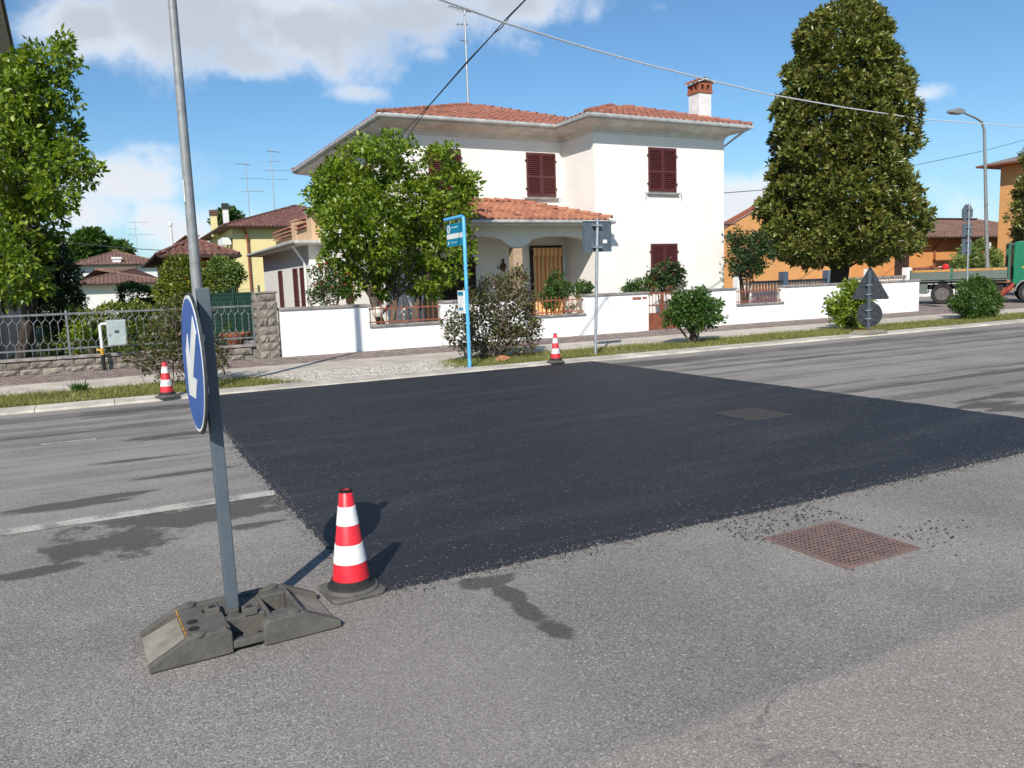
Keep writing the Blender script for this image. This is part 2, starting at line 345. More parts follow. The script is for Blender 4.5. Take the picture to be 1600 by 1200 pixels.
class MB:
    def __init__(s): s.v = []; s.f = []; s.m = []
    def add(s, vs, fs, m=0):
        o = len(s.v); s.v += [tuple(v) for v in vs]; s.f += [tuple(i+o for i in f) for f in fs]; s.m += [m]*len(fs); return s
    def box(s, x0, x1, y0, y1, z0, z1, m=0):
        return s.add([(x, y, z) for z in (z0, z1) for y in (y0, y1) for x in (x0, x1)],
                     [(0, 2, 3, 1), (4, 5, 7, 6), (0, 1, 5, 4), (2, 6, 7, 3), (0, 4, 6, 2), (1, 3, 7, 5)], m)
    def poly(s, pts, m=0): return s.add(pts, [tuple(range(len(pts)))], m)
    def tube(s, pts, r, n=8, m=0, cap=True):
        pts = [Vector(p) for p in pts]; k = len(pts); rs = r if isinstance(r, (list, tuple)) else [r]*k
        o = len(s.v); ref = None
        for i, p in enumerate(pts):
            d = (pts[min(i+1, k-1)]-pts[max(i-1, 0)]).normalized()
            if ref is None: ref = d.orthogonal().normalized()
            else: ref = (ref-d*ref.dot(d)).normalized()
            b = d.cross(ref)
            for j in range(n):
                a = 2*math.pi*j/n; s.v.append(tuple(p+(ref*math.cos(a)+b*math.sin(a))*rs[i]))
        for i in range(k-1):
            for j in range(n):
                a, b2 = o+i*n+j, o+i*n+(j+1) % n; s.f.append((a, b2, b2+n, a+n)); s.m.append(m)
        if cap:
            s.f.append(tuple(o+j for j in range(n))[::-1]); s.f.append(tuple(o+(k-1)*n+j for j in range(n))); s.m += [m, m]
        return s
    def lathe(s, prof, c=(0, 0, 0), n=24, m=0, axis='z', cap=True):
        o = len(s.v)
        for (r, z) in prof:
            for j in range(n):
                a = 2*math.pi*j/n; q = (r*math.cos(a), r*math.sin(a), z)
                if axis == 'y': q = (q[0], q[2], q[1])
                if axis == 'x': q = (q[2], q[0], q[1])
                s.v.append((c[0]+q[0], c[1]+q[1], c[2]+q[2]))
        for i in range(len(prof)-1):
            for j in range(n):
                a, b = o+i*n+j, o+i*n+(j+1) % n; s.f.append((a, b, b+n, a+n)); s.m.append(m)
        if cap: s.f.append(tuple(o+j for j in range(n))[::-1]); s.f.append(tuple(o+(len(prof)-1)*n+j for j in range(n))); s.m += [m, m]
        return s
    def prism(s, poly, d0, d1, axis='y', m=0):
        k = len(poly)
        def P(a, b, d): return {'y': (a, d, b), 'x': (d, a, b), 'z': (a, b, d)}[axis]
        vs = [P(a, b, d0) for a, b in poly]+[P(a, b, d1) for a, b in poly]
        return s.add(vs, [tuple(range(k))[::-1], tuple(range(k, 2*k))]+[(i, (i+1) % k, (i+1) % k+k, i+k) for i in range(k)], m)
    def mesh(s, name, ms, smooth=False, xf=None):
        me = bpy.data.meshes.new(name); me.from_pydata([tuple(xf @ Vector(v)) for v in s.v] if xf else s.v, [], s.f)
        for q in matlist(ms): me.materials.append(q)
        me.polygons.foreach_set('material_index', s.m)
        bm = bmesh.new(); bm.from_mesh(me); bmesh.ops.recalc_face_normals(bm, faces=bm.faces); bm.to_mesh(me); bm.free()
        if smooth:
            me.polygons.foreach_set('use_smooth', [True]*len(me.polygons))
            try: me.set_sharp_from_angle(angle=R(40))
            except Exception: pass
        return me
    def build(s, name, ms, parent=None, smooth=False, bev=0, xf=None):
        o = link(name, s.mesh(name, ms, smooth, xf), parent)
        if bev:
            b = o.modifiers.new('bevel', 'BEVEL'); b.width = bev; b.segments = 2; b.limit_method = 'ANGLE'; b.angle_limit = R(35)
        return o
def struct(name, mb, ms, **kw): return tag(mb.build(name, ms, **kw), kind='structure')
def fast(name, V, F, ms, parent=None):
    """big mesh from arrays; F is (M,k) with constant k"""
    me = bpy.data.meshes.new(name); V = np.asarray(V, np.float32); F = np.asarray(F, np.int32); k = F.shape[1]
    me.vertices.add(len(V)); me.vertices.foreach_set('co', V.ravel())
    me.loops.add(F.size); me.loops.foreach_set('vertex_index', F.ravel())
    me.polygons.add(len(F)); me.polygons.foreach_set('loop_start', np.arange(0, F.size, k, dtype=np.int32))
    for q in matlist(ms): me.materials.append(q)
    me.update(calc_edges=True); return link(name, me, parent)

# ------------------------------------------------------------------ the ground, road and pavements
KY0, KY1, VY, SY, WY = 12.6, 13.05, 14.7, 16.6, 18.4
struct('ground', MB().poly([(-700, -300, -.06), (1200, -300, -.06), (1200, 1500, -.06), (-700, 1500, -.06)]), 'lawn')
struct('road', MB().poly([(-120, -14, 0), (200, -14, 0), (200, KY0+.02, 0), (-120, KY0+.02, 0)]), 'old_asphalt')
struct('verge', MB().poly([(-60, KY1, .02), (120, KY1, .02), (120, VY, .02), (-60, VY, .02)]), 'soil')
# concrete walk in cast bays
walk = struct('pavement', MB().poly([(-60, VY, .015), (120, VY, .015), (120, SY, .015), (-60, SY, .015)]), 'paver_joint')
bay = MB().box(0, 2.485, VY, SY, 0, .032).mesh('walk_bay', 'concrete')
for i in range(24): link('walk_bay', bay, walk, Matrix.Translation((-12+i*2.5, 0, 0)))
far = MB()
for i in range(20): far.box(48+i*2.5, 50.485+i*2.5, VY, SY, 0, .032)
tag(far.build('walk_bays', 'concrete', walk), kind='stuff')
# flush kerb of long concrete stones
kerb = struct('kerb', MB().poly([(-60, KY0+.02, .004), (120, KY0+.02, .004), (120, KY1, .004), (-60, KY1, .004)]), 'paver_joint')
ks = [MB().prism([(KY0, 0), (KY0+.015, .034), (KY1-.01, .05), (KY1, .03), (KY1, 0)], 0, .992, 'x').mesh('kerb_stone', 'kerb') for _ in range(2)]
for i in range(46):
    o = link('kerb_stone', random.choice(ks), kerb, Matrix.Translation((-8+i+random.uniform(-.002, .002), random.uniform(-.006, .006), random.uniform(-.004, .003))))
fk = MB()
for i in range(60): fk.prism([(KY0, 0), (KY0+.015, .034), (KY1-.01, .05), (KY1, .03), (KY1, 0)], 38+i, 38.99+i, 'x')
tag(fk.build('kerb_stones', 'kerb', kerb), kind='stuff')
# brick paver strip against the garden walls
pav = struct('paver_strip', MB().poly([(-60, SY, .012), (120, SY, .012), (120, WY+.4, .012), (-60, WY+.4, .012)]), 'paver_joint')
pm = MB().box(-.056, .056, -.118, .118, 0, .026).mesh('paver', 'paver')
rest = MB(); n = 0
for r_ in range(8):
    y = SY+.125+r_*.243
    for i in range(int(34/.122)):
        x = -6+i*.122+(.06 if r_ % 2 else 0); z = .012+random.uniform(-.002, .004)
        if -2.2 < x < 2.25 and n < 300 and r_ < 8: link('paver', pm, pav, Matrix.Translation((x, y, z))); n += 1
        else: rest.box(x-.056, x+.056, y-.118, y+.118, z, z+.026)
tag(rest.build('pavers', 'paver', pav), kind='stuff')
# gravelled crossing between the verges
struct('gravel_bed', MB().poly([(2.6, KY1+.01, .026), (5.7, KY1+.01, .026), (6.1, VY-.01, .026), (2.2, VY-.01, .026)]), 'concrete')
N = 9000; gx = rng.uniform(2.3, 6.0, N); gy = rng.uniform(KY1+.02, VY+.05, N); gs = rng.uniform(.006, .02, N)
oct_v = np.array([(1, 0, 0), (0, 1, 0), (-1, 0, 0), (0, -1, 0), (0, 0, .7), (0, 0, -.4)]); oct_f = np.array([(0, 1, 4), (1, 2, 4), (2, 3, 4), (3, 0, 4), (1, 0, 5), (2, 1, 5), (3, 2, 5), (0, 3, 5)])
def stones(name, x, y, z, s, ms, label, cat, jit=.35):
    n = len(x); V = oct_v[None]*s[:, None, None]*rng.uniform(1-jit, 1+jit, (n, 6, 3)); a = rng.uniform(0, 6.28, n); c_, s_ = np.cos(a), np.sin(a)
    V = np.stack([V[..., 0]*c_[:, None]-V[..., 1]*s_[:, None], V[..., 0]*s_[:, None]+V[..., 1]*c_[:, None], V[..., 2]], -1)
    V += np.stack([x, y, z], -1)[:, None]; F = (oct_f[None]+6*np.arange(n)[:, None, None]).reshape(-1, 3)
    return tag(fast(name, V.reshape(-1, 3), F, ms), label, cat, kind='stuff')
stones('gravel', gx, gy, np.full(N, .03), gs, 'gravel', 'pale loose gravel on the crossing between the grass verges', 'gravel')
# garden and yard floors behind the walls
struct('garden_ground', MB().poly([(-60, WY+.3, .01), (26, WY+.3, .01), (26, 120, .01), (-60, 120, .01)]), 'lawn')
struct('yard', MB().poly([(3.6, WY+.3, .02), (25.5, WY+.3, .02), (25.5, 36, .02), (3.6, 36, .02)]), 'yard_paving')
struct('parking_area', MB().poly([(25.9, SY+.4, .018), (120, SY+.4, .018), (120, 70, .018), (25.9, 70, .018)]), 'paver')
struct('side_street', MB().poly([(30, 23.5, .024), (120, 23.5, .024), (120, 29, .024), (30, 29, .024)]), 'old_asphalt')

# fresh asphalt patch: ragged slab, its edge rolled down to the old surface
def ragged(p0, p1, n, j):
    return [(p0[0]+(p1[0]-p0[0])*i/n+random.gauss(0, j), p0[1]+(p1[1]-p0[1])*i/n+random.gauss(0, j)) for i in range(n)]
PX0, PX1, PY0, PY1 = 1.07, 8.17, 3.76, 12.6
def smoothline(p0, p1, n, amp, j):
    ph = random.uniform(0, 6); out = []
    for i in range(n):
        f = i/n; x = p0[0]+(p1[0]-p0[0])*f; y = p0[1]+(p1[1]-p0[1])*f
        o_ = amp*(math.sin(f*9+ph)+.5*math.sin(f*23+2*ph))*math.sin(math.pi*min(1, f*4, (1-f)*4)/2)+random.gauss(0, j)
        out.append((x+(o_ if p0[0] == p1[0] else 0), y+(o_ if p0[1] == p1[1] else 0)))
    return out
loop = smoothline((PX0, PY0), (PX1, PY0), 240, .012, .008)+smoothline((PX1, PY0), (PX1, PY1), 160, .02, .01)+smoothline((PX1, PY1), (PX0, PY1), 60, .006, .004)+smoothline((PX0, PY1), (PX0, PY0), 240, .016, .01)
k = len(loop); cx, cy = (PX0+PX1)/2, (PY0+PY1)/2
def outw(x, y, d):
    ox = d if x > PX1-.1 else (-d if x < PX0+.1 else 0); oy = d if y > PY1-.1 else (-d if y < PY0+.1 else 0)
    return x+ox*random.uniform(.5, 1.4), y+oy*random.uniform(.5, 1.4)
V = [(x, y, .013) for x, y in loop]+[(*outw(x, y, .018), .0015) for x, y in loop]
struct('fresh_asphalt', MB().add(V, [tuple(range(k))]+[(i, (i+1) % k, (i+1) % k+k, i+k) for i in range(k)]), 'fresh_asphalt')
# crumbs of asphalt and grit along its near and left edges
def edge_crumbs(n, pale):
    e = rng.exponential(.045, n); along = rng.uniform(0, 1, n); near = rng.uniform(0, 1, n) < .6; side = rng.choice([1, 1, 1, -.6], n)
    x = np.where(near, PX0+along*(PX1-PX0), PX0-e*side*.8); y = np.where(near, PY0-e*side, PY0+along*(PY1-PY0)*.75)
    inside = (x > PX0) & (y > PY0)
    return x, y, np.where(inside, .016, .003), rng.uniform(.002, .0058, n)*(1 if pale else 1.1)
x, y, z, s = edge_crumbs(4200, False); stones('asphalt_crumbs', x, y, z, s, 'crumb', 'dark asphalt crumbs scattered along the edges of the fresh patch', 'crumbs')
x, y, z, s = edge_crumbs(4800, True); stones('grit', x, y, z, s*.8, 'crumb_pale', 'pale stone grit along the edges of the fresh asphalt', 'grit')
x = np.r_[rng.normal(4.05, .30, 80), rng.uniform(3.2, 4.1, 240)]; y = np.r_[rng.normal(2.86, .10, 80), rng.normal(3.50, .12, 240)]
stones('loose_asphalt', x, y, np.full(320, .006), rng.uniform(.003, .010, 320), 'crumb', 'loose black asphalt bits lying around the rusty grate', 'crumbs')
# lane markings
struct('lane_line', MB().poly([(-40, 6.07, .004), (1.02, 6.06, .004), (1.05, 6.225, .004), (-40, 6.235, .004)]), 'road_paint')
struct('faded_edge_line', MB().poly([(-.75, 9.68, .004), (-.22, 9.66, .004), (-.22, 9.74, .004), (-.75, 9.76, .004)]), 'road_paint')
struct('faded_lane_line', MB().poly([(9.6, 9.95, .004), (12.6, 9.92, .004), (12.6, 9.97, .004), (9.6, 10.01, .004)]), 'road_paint')

# ------------------------------------------------------------------ grass on the verge
def grass(name, x0, x1, n, label, dry):
    x = rng.uniform(x0, x1, n); y = KY1+rng.beta(1.1, 1.1, n)*(VY-KY1+.06)
    keep = (np.sin(x*3.1)+np.sin(x*1.3+y*2.7)+np.sin(y*5+x*.6)+rng.normal(0, 1.1, n)) > -1.6*(1-dry)-.2
    if x0 < 0: keep &= x < 2.75-(y-KY1)*.5+rng.normal(0, .15, n)
    else: keep &= x > 5.45+(y-KY1)*.35+rng.normal(0, .2, n)
    x, y = x[keep], y[keep]; n = len(x); h = rng.gamma(4, .012, n)+.012; a = rng.uniform(0, 6.28, n); wd = rng.uniform(.004, .009, n)
    tx, ty = rng.normal(0, .6, n)*h, rng.normal(0, .6, n)*h
    V = np.zeros((n, 3, 3)); V[:, 0] = np.stack([x-np.cos(a)*wd, y-np.sin(a)*wd, np.full(n, .018)], -1)
    V[:, 1] = np.stack([x+np.cos(a)*wd, y+np.sin(a)*wd, np.full(n, .018)], -1); V[:, 2] = np.stack([x+tx, y+ty, .018+h], -1)
    tag(fast(name, V.reshape(-1, 3), np.arange(3*n).reshape(-1, 3), 'grass_blade'), label, 'grass', kind='stuff')
grass('grass', -9, 2.8, 60000, 'green grass strip between the kerb and the walk beside the stone wall', .2)
grass('grass', 5.4, 46, 150000, 'dry green grass strip in front of the white garden wall', .6)

# ------------------------------------------------------------------ foliage
def leaves(name, pos, out, L, ms, parent, aspect=.46, up=.35, spread=.8):
    n = len(pos); d = out+rng.normal(0, spread, (n, 3)); d[:, 2] += up; d /= np.linalg.norm(d, axis=1)[:, None]+1e-6
    rv = rng.normal(0, 1, (n, 3)); rv[:, 2] += .2
    sd = np.cross(d, rv); sd /= np.linalg.norm(sd, axis=1)[:, None]+1e-6; nm = np.cross(d, sd)
    nm *= np.sign(nm[:, 2:3]+1e-6); sz = (L*rng.uniform(.45, 1.45, n))[:, None]; wd = sz*aspect*.5
    V = np.stack([pos, pos+d*sz*.42+sd*wd+nm*sz*.07, pos+d*sz-nm*sz*.05, pos+d*sz*.42-sd*wd+nm*sz*.07], 1)
    F = np.arange(4*n).reshape(-1, 4)
    T = np.concatenate([F[:, [0, 1, 2]], F[:, [0, 2, 3]]], 1).reshape(-1, 3)
    return fast(name, V.reshape(-1, 3), T, ms, parent)
def clumps_in(balls, per_m2, cr, flat=1.0):
    """clump centres over the outside of each ball"""
    C, D, Rr = [], [], []
    for (c, r) in balls:
        n = max(3, int(per_m2*r*r*12.6)); d = rng.normal(0, 1, (n, 3)); d /= np.linalg.norm(d, axis=1)[:, None]
        q = r*rng.uniform(.45, 1.0, n)**.5
        C.append(np.array(c)[None]+d*q[:, None]*np.array([1, 1, flat])); D.append(d); Rr.append(rng.uniform(.6, 1.25, n)*cr)
    return np.concatenate(C), np.concatenate(D), np.concatenate(Rr)
def crown(name, balls, parent, ms, per_m2=9, cr=.22, per=26, L=.1, aspect=.46, up=.35, flat=1.0, spread=.8):
    C, D, Rr = clumps_in(balls, per_m2, cr, flat); n = len(C)
    d = rng.normal(0, 1, (n, per, 3)); d /= np.linalg.norm(d, axis=2)[..., None]
    P = C[:, None]+d*(Rr[:, None, None]*rng.uniform(.2, 1, (n, per, 1))**.5)*np.array([1, 1, .75])
    O = d*.7+D[:, None]*.8
    return leaves(name, P.reshape(-1, 3), O.reshape(-1, 3), L, ms, parent, aspect, up, spread), C
def balls_px(lst, Y, depth=.5):
    out = []
    for (px, py, rp) in lst:
        yy = Y+random.uniform(-1, 1)*depth; c = onY(px, py, yy); out.append((tuple(c), rp*dist_at(px, py, yy)/FPX))
    return out
def limb(a, b, r0, r1, bend=.12, n=5):
    a, b = Vector(a), Vector(b); L = (b-a).length; o = Vector((random.gauss(0, 1), random.gauss(0, 1), random.gauss(0, .4)))*bend*L
    return [a.lerp(b, i/n)+o*math.sin(math.pi*i/n)*.6 for i in range(n+1)], [r0+(r1-r0)*i/n for i in range(n+1)]
def tree(name, label, cat, base, balls, leaf, trunk_top, r0, crownkw, bark='bark', group=None, stems=None, nl=14):
    t_ = thing(name, label, cat, base, group)
    mb = MB(); stems = stems or [(base, trunk_top, r0, r0*.6)]
    for a, b, ra, rb in stems:
        p, rr = limb(a, b, ra, rb, .06); mb.tube(p, rr, 9)
    _, C = crown('crown', balls, t_, leaf, **crownkw)
    for i in rng.choice(len(C), min(nl, len(C)), replace=False):
        s_ = random.choice(stems); st = Vector(s_[0]).lerp(Vector(s_[1]), random.uniform(.55, 1)); c = Vector(C[i])
        p, rr = limb(st, c, s_[3]*.6, .012, .1); mb.tube(p, rr, 6)
    mb.build('trunk', bark, t_, smooth=True); return t_

# ------------------------------------------------------------------ roof tiling
def tile_mb(w, l, mb=None, mx=None):
    xs = [0, .28, .40, .58, .76, .88, 1.0]; zs = [.010, .010, .048, .066, .048, .010, .010]
    vs = [(x*w, -.02, z+.026) for x, z in zip(xs, zs)]+[(x*w, l+.02, z) for x, z in zip(xs, zs)]+[(x*w, -.02, max(z-.03, -.012)) for x, z in zip(xs, zs)]
    fs = [(i, i+1, i+8, i+7) for i in range(6)]+[(i+14, i+15, i+1, i) for i in range(6)]
    if mx is not None: vs = [tuple(mx @ Vector(v)) for v in vs]
    return (mb or MB()).add(vs, fs)
def inside(p, poly):
    c = False; j = len(poly)-1
    for i in range(len(poly)):
        (xi, yi), (xj, yj) = poly[i], poly[j]
        if (yi > p[1]) != (yj > p[1]) and p[0] < (xj-xi)*(p[1]-yi)/(yj-yi)+xi: c = not c
        j = i
    return c
def tile_face(pts, w, l, single=None, into=None, skip=None):
    """lay tiles on a planar slope whose first two points are its eave, seen left to right from outside"""
    P = [Vector(p) for p in pts]; u = (P[1]-P[0]).normalized(); n = None
    n = u.cross(P[-1]-P[0]).normalized(); n = n if n.z > 0 else -n; v = n.cross(u).normalized(); v = v if v.z > 0 else -v
    q = [((p-P[0]).dot(u), (p-P[0]).dot(v)) for p in P]; um, uM = min(a for a, _ in q), max(a for a, _ in q); vM = max(b for _, b in q)
    for r_ in range(int(vM/l)+1):
        for c_ in range(int((uM-um)/w)+1):
            a, b = um+c_*w, r_*l
            if not inside((a+w/2, min(b+l*.5, vM-.01)), q): continue
            o = P[0]+u*a+v*b+n*random.uniform(0, .008)
            if skip and skip(o+u*w*.5): continue
            mx = Matrix(((u.x, v.x, n.x, o.x), (u.y, v.y, n.y, o.y), (u.z, v.z, n.z, o.z), (0, 0, 0, 1))) @ Matrix.Rotation(random.gauss(0, .012), 4, 'Z')
            if single: link('roof_tile', single[0], single[1], mx)
            else: tile_mb(w, l, into, mx)
def ridge_mesh(ms):
    mb = MB(); n = 7; vs = []
    for (y, r, dz) in ((0, .115, .03), (.42, .095, .0)):
        for i in range(n): a = math.pi*i/(n-1); vs.append((r*math.cos(a), y, r*math.sin(a)*.85+dz-.02))
    vs += [(.095*math.cos(math.pi*i/(n-1)), 0, .07*math.sin(math.pi*i/(n-1))-.02) for i in range(n)]
    mb.add(vs, [(i, i+1, i+1+n, i+n) for i in range(n-1)]+[(i+2*n, i+1+2*n, i+1, i) for i in range(n-1)])
    return mb.mesh('ridge_tile', ms)
def ridge(p0, p1, me, parent):
    p0, p1 = Vector(p0), Vector(p1); d = p1-p0; L = d.length; y = d.normalized(); x = y.cross(Vector((0, 0, 1))).normalized(); z = x.cross(y)
    for i in range(int(L/.37)):
        o = p0+y*(i*.37)+z*(.035+random.uniform(0, .012))
        link('ridge_tile', me, parent, Matrix(((x.x, y.x, z.x, o.x), (x.y, y.y, z.y, o.y), (x.z, y.z, z.z, o.z), (0, 0, 0, 1))))
def loft(outline, prof, name, ms, parent, close=True):
    """sweep (offset, z) profile along a rectilinear outline of (x, y, sx, sy) corners"""
    k = len(outline); vs = []
    for (o_, z) in prof: vs += [(x+o_*sx_, y+o_*sy_, z) for x, y, sx_, sy_ in outline]
    fs = []
    for i in range(len(prof)-1):
        for j in range(k if close else k-1): fs.append((i*k+j, i*k+(j+1) % k, (i+1)*k+(j+1) % k, (i+1)*k+j))
    return MB().add(vs, fs).build(name, ms, parent)
def shutters(parent, w, h, xf, hooks=True, sill=True, slat=True, leafs=2, ms='shutter'):
    lw = w/leafs
    for i in range(leafs):
        x0 = -w/2+i*lw+.006; x1 = x0+lw-.012; f = MB()
        f.box(x0, x0+.055, -.05, -.004, 0, h); f.box(x1-.055, x1, -.05, -.004, 0, h)
        for a, b in ((0, .09), (h-.09, h), (h*.42, h*.42+.07)): f.box(x0+.055, x1-.055, -.048, -.006, a, b)
        s_ = f.build('shutter', ms, parent, xf=xf)
        if slat:
            sm = MB(); z = .10
            while z < h-.12:
                if not (h*.42-.03 < z < h*.42+.07): sm.add([(x0+.05, -.046, z), (x1-.05, -.046, z), (x1-.05, -.012, z+.035), (x0+.05, -.012, z+.035), (x0+.05, -.046, z+.008), (x1-.05, -.046, z+.008), (x1-.05, -.012, z+.043), (x0+.05, -.012, z+.043)],
                        [(0, 1, 2, 3), (4, 7, 6, 5), (0, 4, 5, 1), (2, 6, 7, 3)])
                z += .062
            sm.box(x0+.05, x1-.05, -.006, -.003, .09, h-.09)
            tag(sm.build('slats', ms, s_, xf=xf), kind='stuff')
    for sx_ in (-1, 1):
        for z in (.18*h, .82*h): MB().box(sx_*(w/2+.02)-.02, sx_*(w/2+.02)+.02, -.055, 0, z-.02, z+.02).build('hinge', ms, parent, xf=xf)
    if sill: MB().box(-w/2-.07, w/2+.07, -.10, .0, -.10, -.045).build('window_sill', 'coping', parent, xf=xf)
    if hooks:
        for sx_ in (-1, 1): MB().tube([(sx_*(w/2+.13), 0, -.03), (sx_*(w/2+.15), -.10, -.03), (sx_*(w/2+.17), -.10, -.20)], .012, 6).build('shutter_hook', 'steel', parent, xf=xf)
def XF(x, y, z, rz=0): return Matrix.Translation((x, y, z)) @ Matrix.Rotation(rz, 4, 'Z')

# ------------------------------------------------------------------ the white house
YR, YM, XL, XR, X0, YB = 21.2, 23.12, 13.97, 19.27, 8.13, 33.5
house = thing('house', 'two-storey cream house with red tiled hip roofs and burgundy shutters', 'house', (13.7, YM, 0))
OUT = [(X0, YM, -1, -1), (XL, YM, -1, -1), (XL, YR, -1, -1), (XR, YR, 1, -1), (XR, YB, 1, 1), (X0, YB, -1, 1)]
MB().prism([(a, b) for a, b, _, _ in OUT], 0, 6.28, 'z').build('wall', 'house_wall', house)
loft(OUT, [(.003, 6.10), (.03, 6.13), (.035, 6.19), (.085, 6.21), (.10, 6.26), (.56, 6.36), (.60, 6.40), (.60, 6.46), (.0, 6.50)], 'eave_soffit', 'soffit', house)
gp = [(a+.65*c, b+.65*d, 6.485) for a, b, c, d in OUT]; gp = [((gp[0][0]+gp[-1][0])/2, (gp[0][1]+gp[-1][1])/2, 6.485)]+gp+[((gp[0][0]+gp[-1][0])/2, (gp[0][1]+gp[-1][1])/2, 6.485)]
MB().tube(gp, .072, 10).build('gutter', 'gutter', house, smooth=True)
MB().tube([(XR+.5, YR-.55, 6.40), (XR+.35, YR-.2, 6.2), (XR+.06, YR+.12, 5.9), (XR+.06, YR+.12, .1)], .04, 8).build('downpipe', 'gutter', house, smooth=True)
MB().tube([(X0-.62, YM+1.2, 6.40), (X0-.45, YM+1.2, 6.25), (X0-.06, YM+1.15, 5.95), (X0-.06, YM+1.15, .1)], .05, 8).build('downpipe', 'white_plastic', house, smooth=True)
ZE = 6.50; A1, A2 = (12.88, 27.85, 8.19), (12.88, 28.8, 8.19); RP, RQ = (16.63, 23.83, 7.60), (16.63, 26.2, 7.60)
FL, IN, RL, RR, BR, BL = (7.49, 22.48, ZE), (13.33, 22.48, ZE), (13.33, 20.56, ZE), (19.91, 20.56, ZE), (19.91, 34.14, ZE), (7.49, 34.14, ZE)
s1 = (8.19-ZE)/(27.85-22.48); VV = (15.25, 24.40, ZE+s1*1.92)
def low(p, d=.012): return (p[0], p[1], p[2]-d)
faces = [[FL, IN, VV, A1], [BL, FL, A1, A2], [VV, (19.91, 22.48, ZE), BR, A2, A1], [BR, BL, A2], [RL, RR, RP], [IN, RL, RP, RQ, VV], [RR, (19.91, 27, ZE), RQ, RP]]
roof = MB()
for f in faces: roof.poly([low(p) for p in f])
roof = roof.build('roof', 'roof_tile', house)
tm = MB()
for f in faces:
    if f is faces[2]: continue
    tile_face(f, .235, .36, into=tm)
tag(tm.build('roof_tiles', 'roof_tile', roof), kind='stuff')
rmesh = ridge_mesh('roof_tile')
for a, b in ((FL, A1), (VV, A1), (RL, RP), (RR, RP), (BL, A2), (RQ, RP), (A2, A1)): ridge(a, b, rmesh, roof)
# windows of the front
shutters(house, 1.14, 1.40, XF(16.62, YR, 4.35)); shutters(house, 1.10, 1.42, XF(16.66, YR, 1.24))
shutters(house, 1.10, 1.40, XF(13.14, YM, 4.34)); shutters(house, 1.10, 1.40, XF(9.72, YM, 4.34))
for yc in (25.6, 28.9): shutters(house, .95, 1.45, XF(X0, yc, 1.0, -math.pi/2), hooks=False); shutters(house, .95, 1.4, XF(X0, yc+.1, 4.3, -math.pi/2), hooks=False)
# awning box of the upper side balcony
MB().prism([(-.55, 4.72), (-.15, 5.05), (-.0, 5.05), (0, 4.95), (-.15, 4.92), (-.5, 4.62)], 31.6, 33.2, 'y').build('awning', 'white_plastic', house, xf=Matrix.Translation((X0, 0, 0)))
# porch
porch_slab = MB().box(X0-.1, XL, YR-.05, YM, 0, .30).build('porch_floor', 'yard_paving', house)
c2x, c1x = 8.36, 11.18
def arch(x0, x1, zs, rise, n=14):
    return [(x0+(x1-x0)*i/n, zs+rise*(1-(2*i/n-1)**2)**.5) for i in range(n+1)]
bp = [(c2x-.17, 2.60), (c2x+.17, 2.60)]+arch(c2x+.36, c1x-.36, 2.70, .24)+[(c1x-.17, 2.60), (c1x+.17, 2.60)]+arch(c1x+.36, XL-.22, 2.70, .24)+[(XL-.004, 2.62), (XL-.004, 3.24), (c2x-.17, 3.24)]
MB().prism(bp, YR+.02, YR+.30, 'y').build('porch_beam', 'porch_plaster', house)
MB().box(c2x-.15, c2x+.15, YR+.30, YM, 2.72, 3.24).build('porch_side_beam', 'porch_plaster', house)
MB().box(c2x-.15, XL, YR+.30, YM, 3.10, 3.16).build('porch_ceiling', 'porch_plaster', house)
for cxp in (c2x, c1x):
    colm = MB().box(cxp-.13, cxp+.13, YR+.04, YR+.28, .3, 2.6).build('porch_column', 'mortar', house)
    blk = MB().box(-.155, .155, -.14, .14, 0, .568).mesh('stone_slab', 'tan_stone')
    for i in range(4): link('stone_slab', blk, colm, Matrix.Translation((cxp, YR+.16, .30+i*.575)))
YE, ZP = 20.55, 3.36; PL, PR = 7.75, 14.22
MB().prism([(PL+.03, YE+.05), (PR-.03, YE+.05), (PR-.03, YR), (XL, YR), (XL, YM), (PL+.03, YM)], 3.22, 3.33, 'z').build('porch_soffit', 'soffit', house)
MB().tube([(PL-.02, YM-.1, 3.31), (PL-.02, YE-.02, 3.31), (PR+.05, YE-.02, 3.31), (PR+.05, YR, 3.31)], .055, 10).build('gutter', 'gutter', house, smooth=True)
pf = [(PL, YE, ZP), (PR, YE, ZP), (12.1, YM, 4.13), (9.9, YM, 4.13)]; pr = [(PR, YE, ZP), (PR, YM, ZP), (12.1, YM, 4.13)]; pl = [(PL, YM, ZP), (PL, YE, ZP), (9.9, YM, 4.13)]
pm2 = MB()
for f in (pf, pr, pl): pm2.poly([low(p) for p in f])
pm2.poly([(PL, YE, ZP-.03), (PR, YE, ZP-.03), (PR, YM, ZP-.03), (PL, YM, ZP-.03)])
proof = pm2.build('porch_roof', 'porch_tile', house)
tme = tile_mb(.215, .34).mesh('roof_tile', 'porch_tile'); nosee = lambda p: p.x > XL and p.y > YR
for f in (pf, pr, pl): tile_face(f, .215, .34, single=(tme, proof), skip=nosee)
rp = ridge_mesh('porch_tile'); ridge((PR-.05, YE+.04, ZP+.02), (12.1, YM, 4.15), rp, proof); ridge((PL+.05, YE+.04, ZP+.02), (9.9, YM, 4.15), rp, proof); ridge((9.9, YM-.05, 4.13), (12.2, YM-.05, 4.13), rp, proof)
# porch window, door frame
shutters(house, 1.25, 1.35, XF(10.0, YM, 1.05), hooks=False, ms='dark_wood')
MB().box(12.62, 12.70, YM-.05, YM, .3, 2.66).box(13.78, 13.86, YM-.05, YM, .3, 2.66).box(12.62, 13.86, YM-.05, YM, 2.66, 2.74).build('door_frame', 'dark_wood', house)
MB().box(12.70, 13.78, YM-.02, YM, .3, 2.66).build('door', 'dark_wood', house)
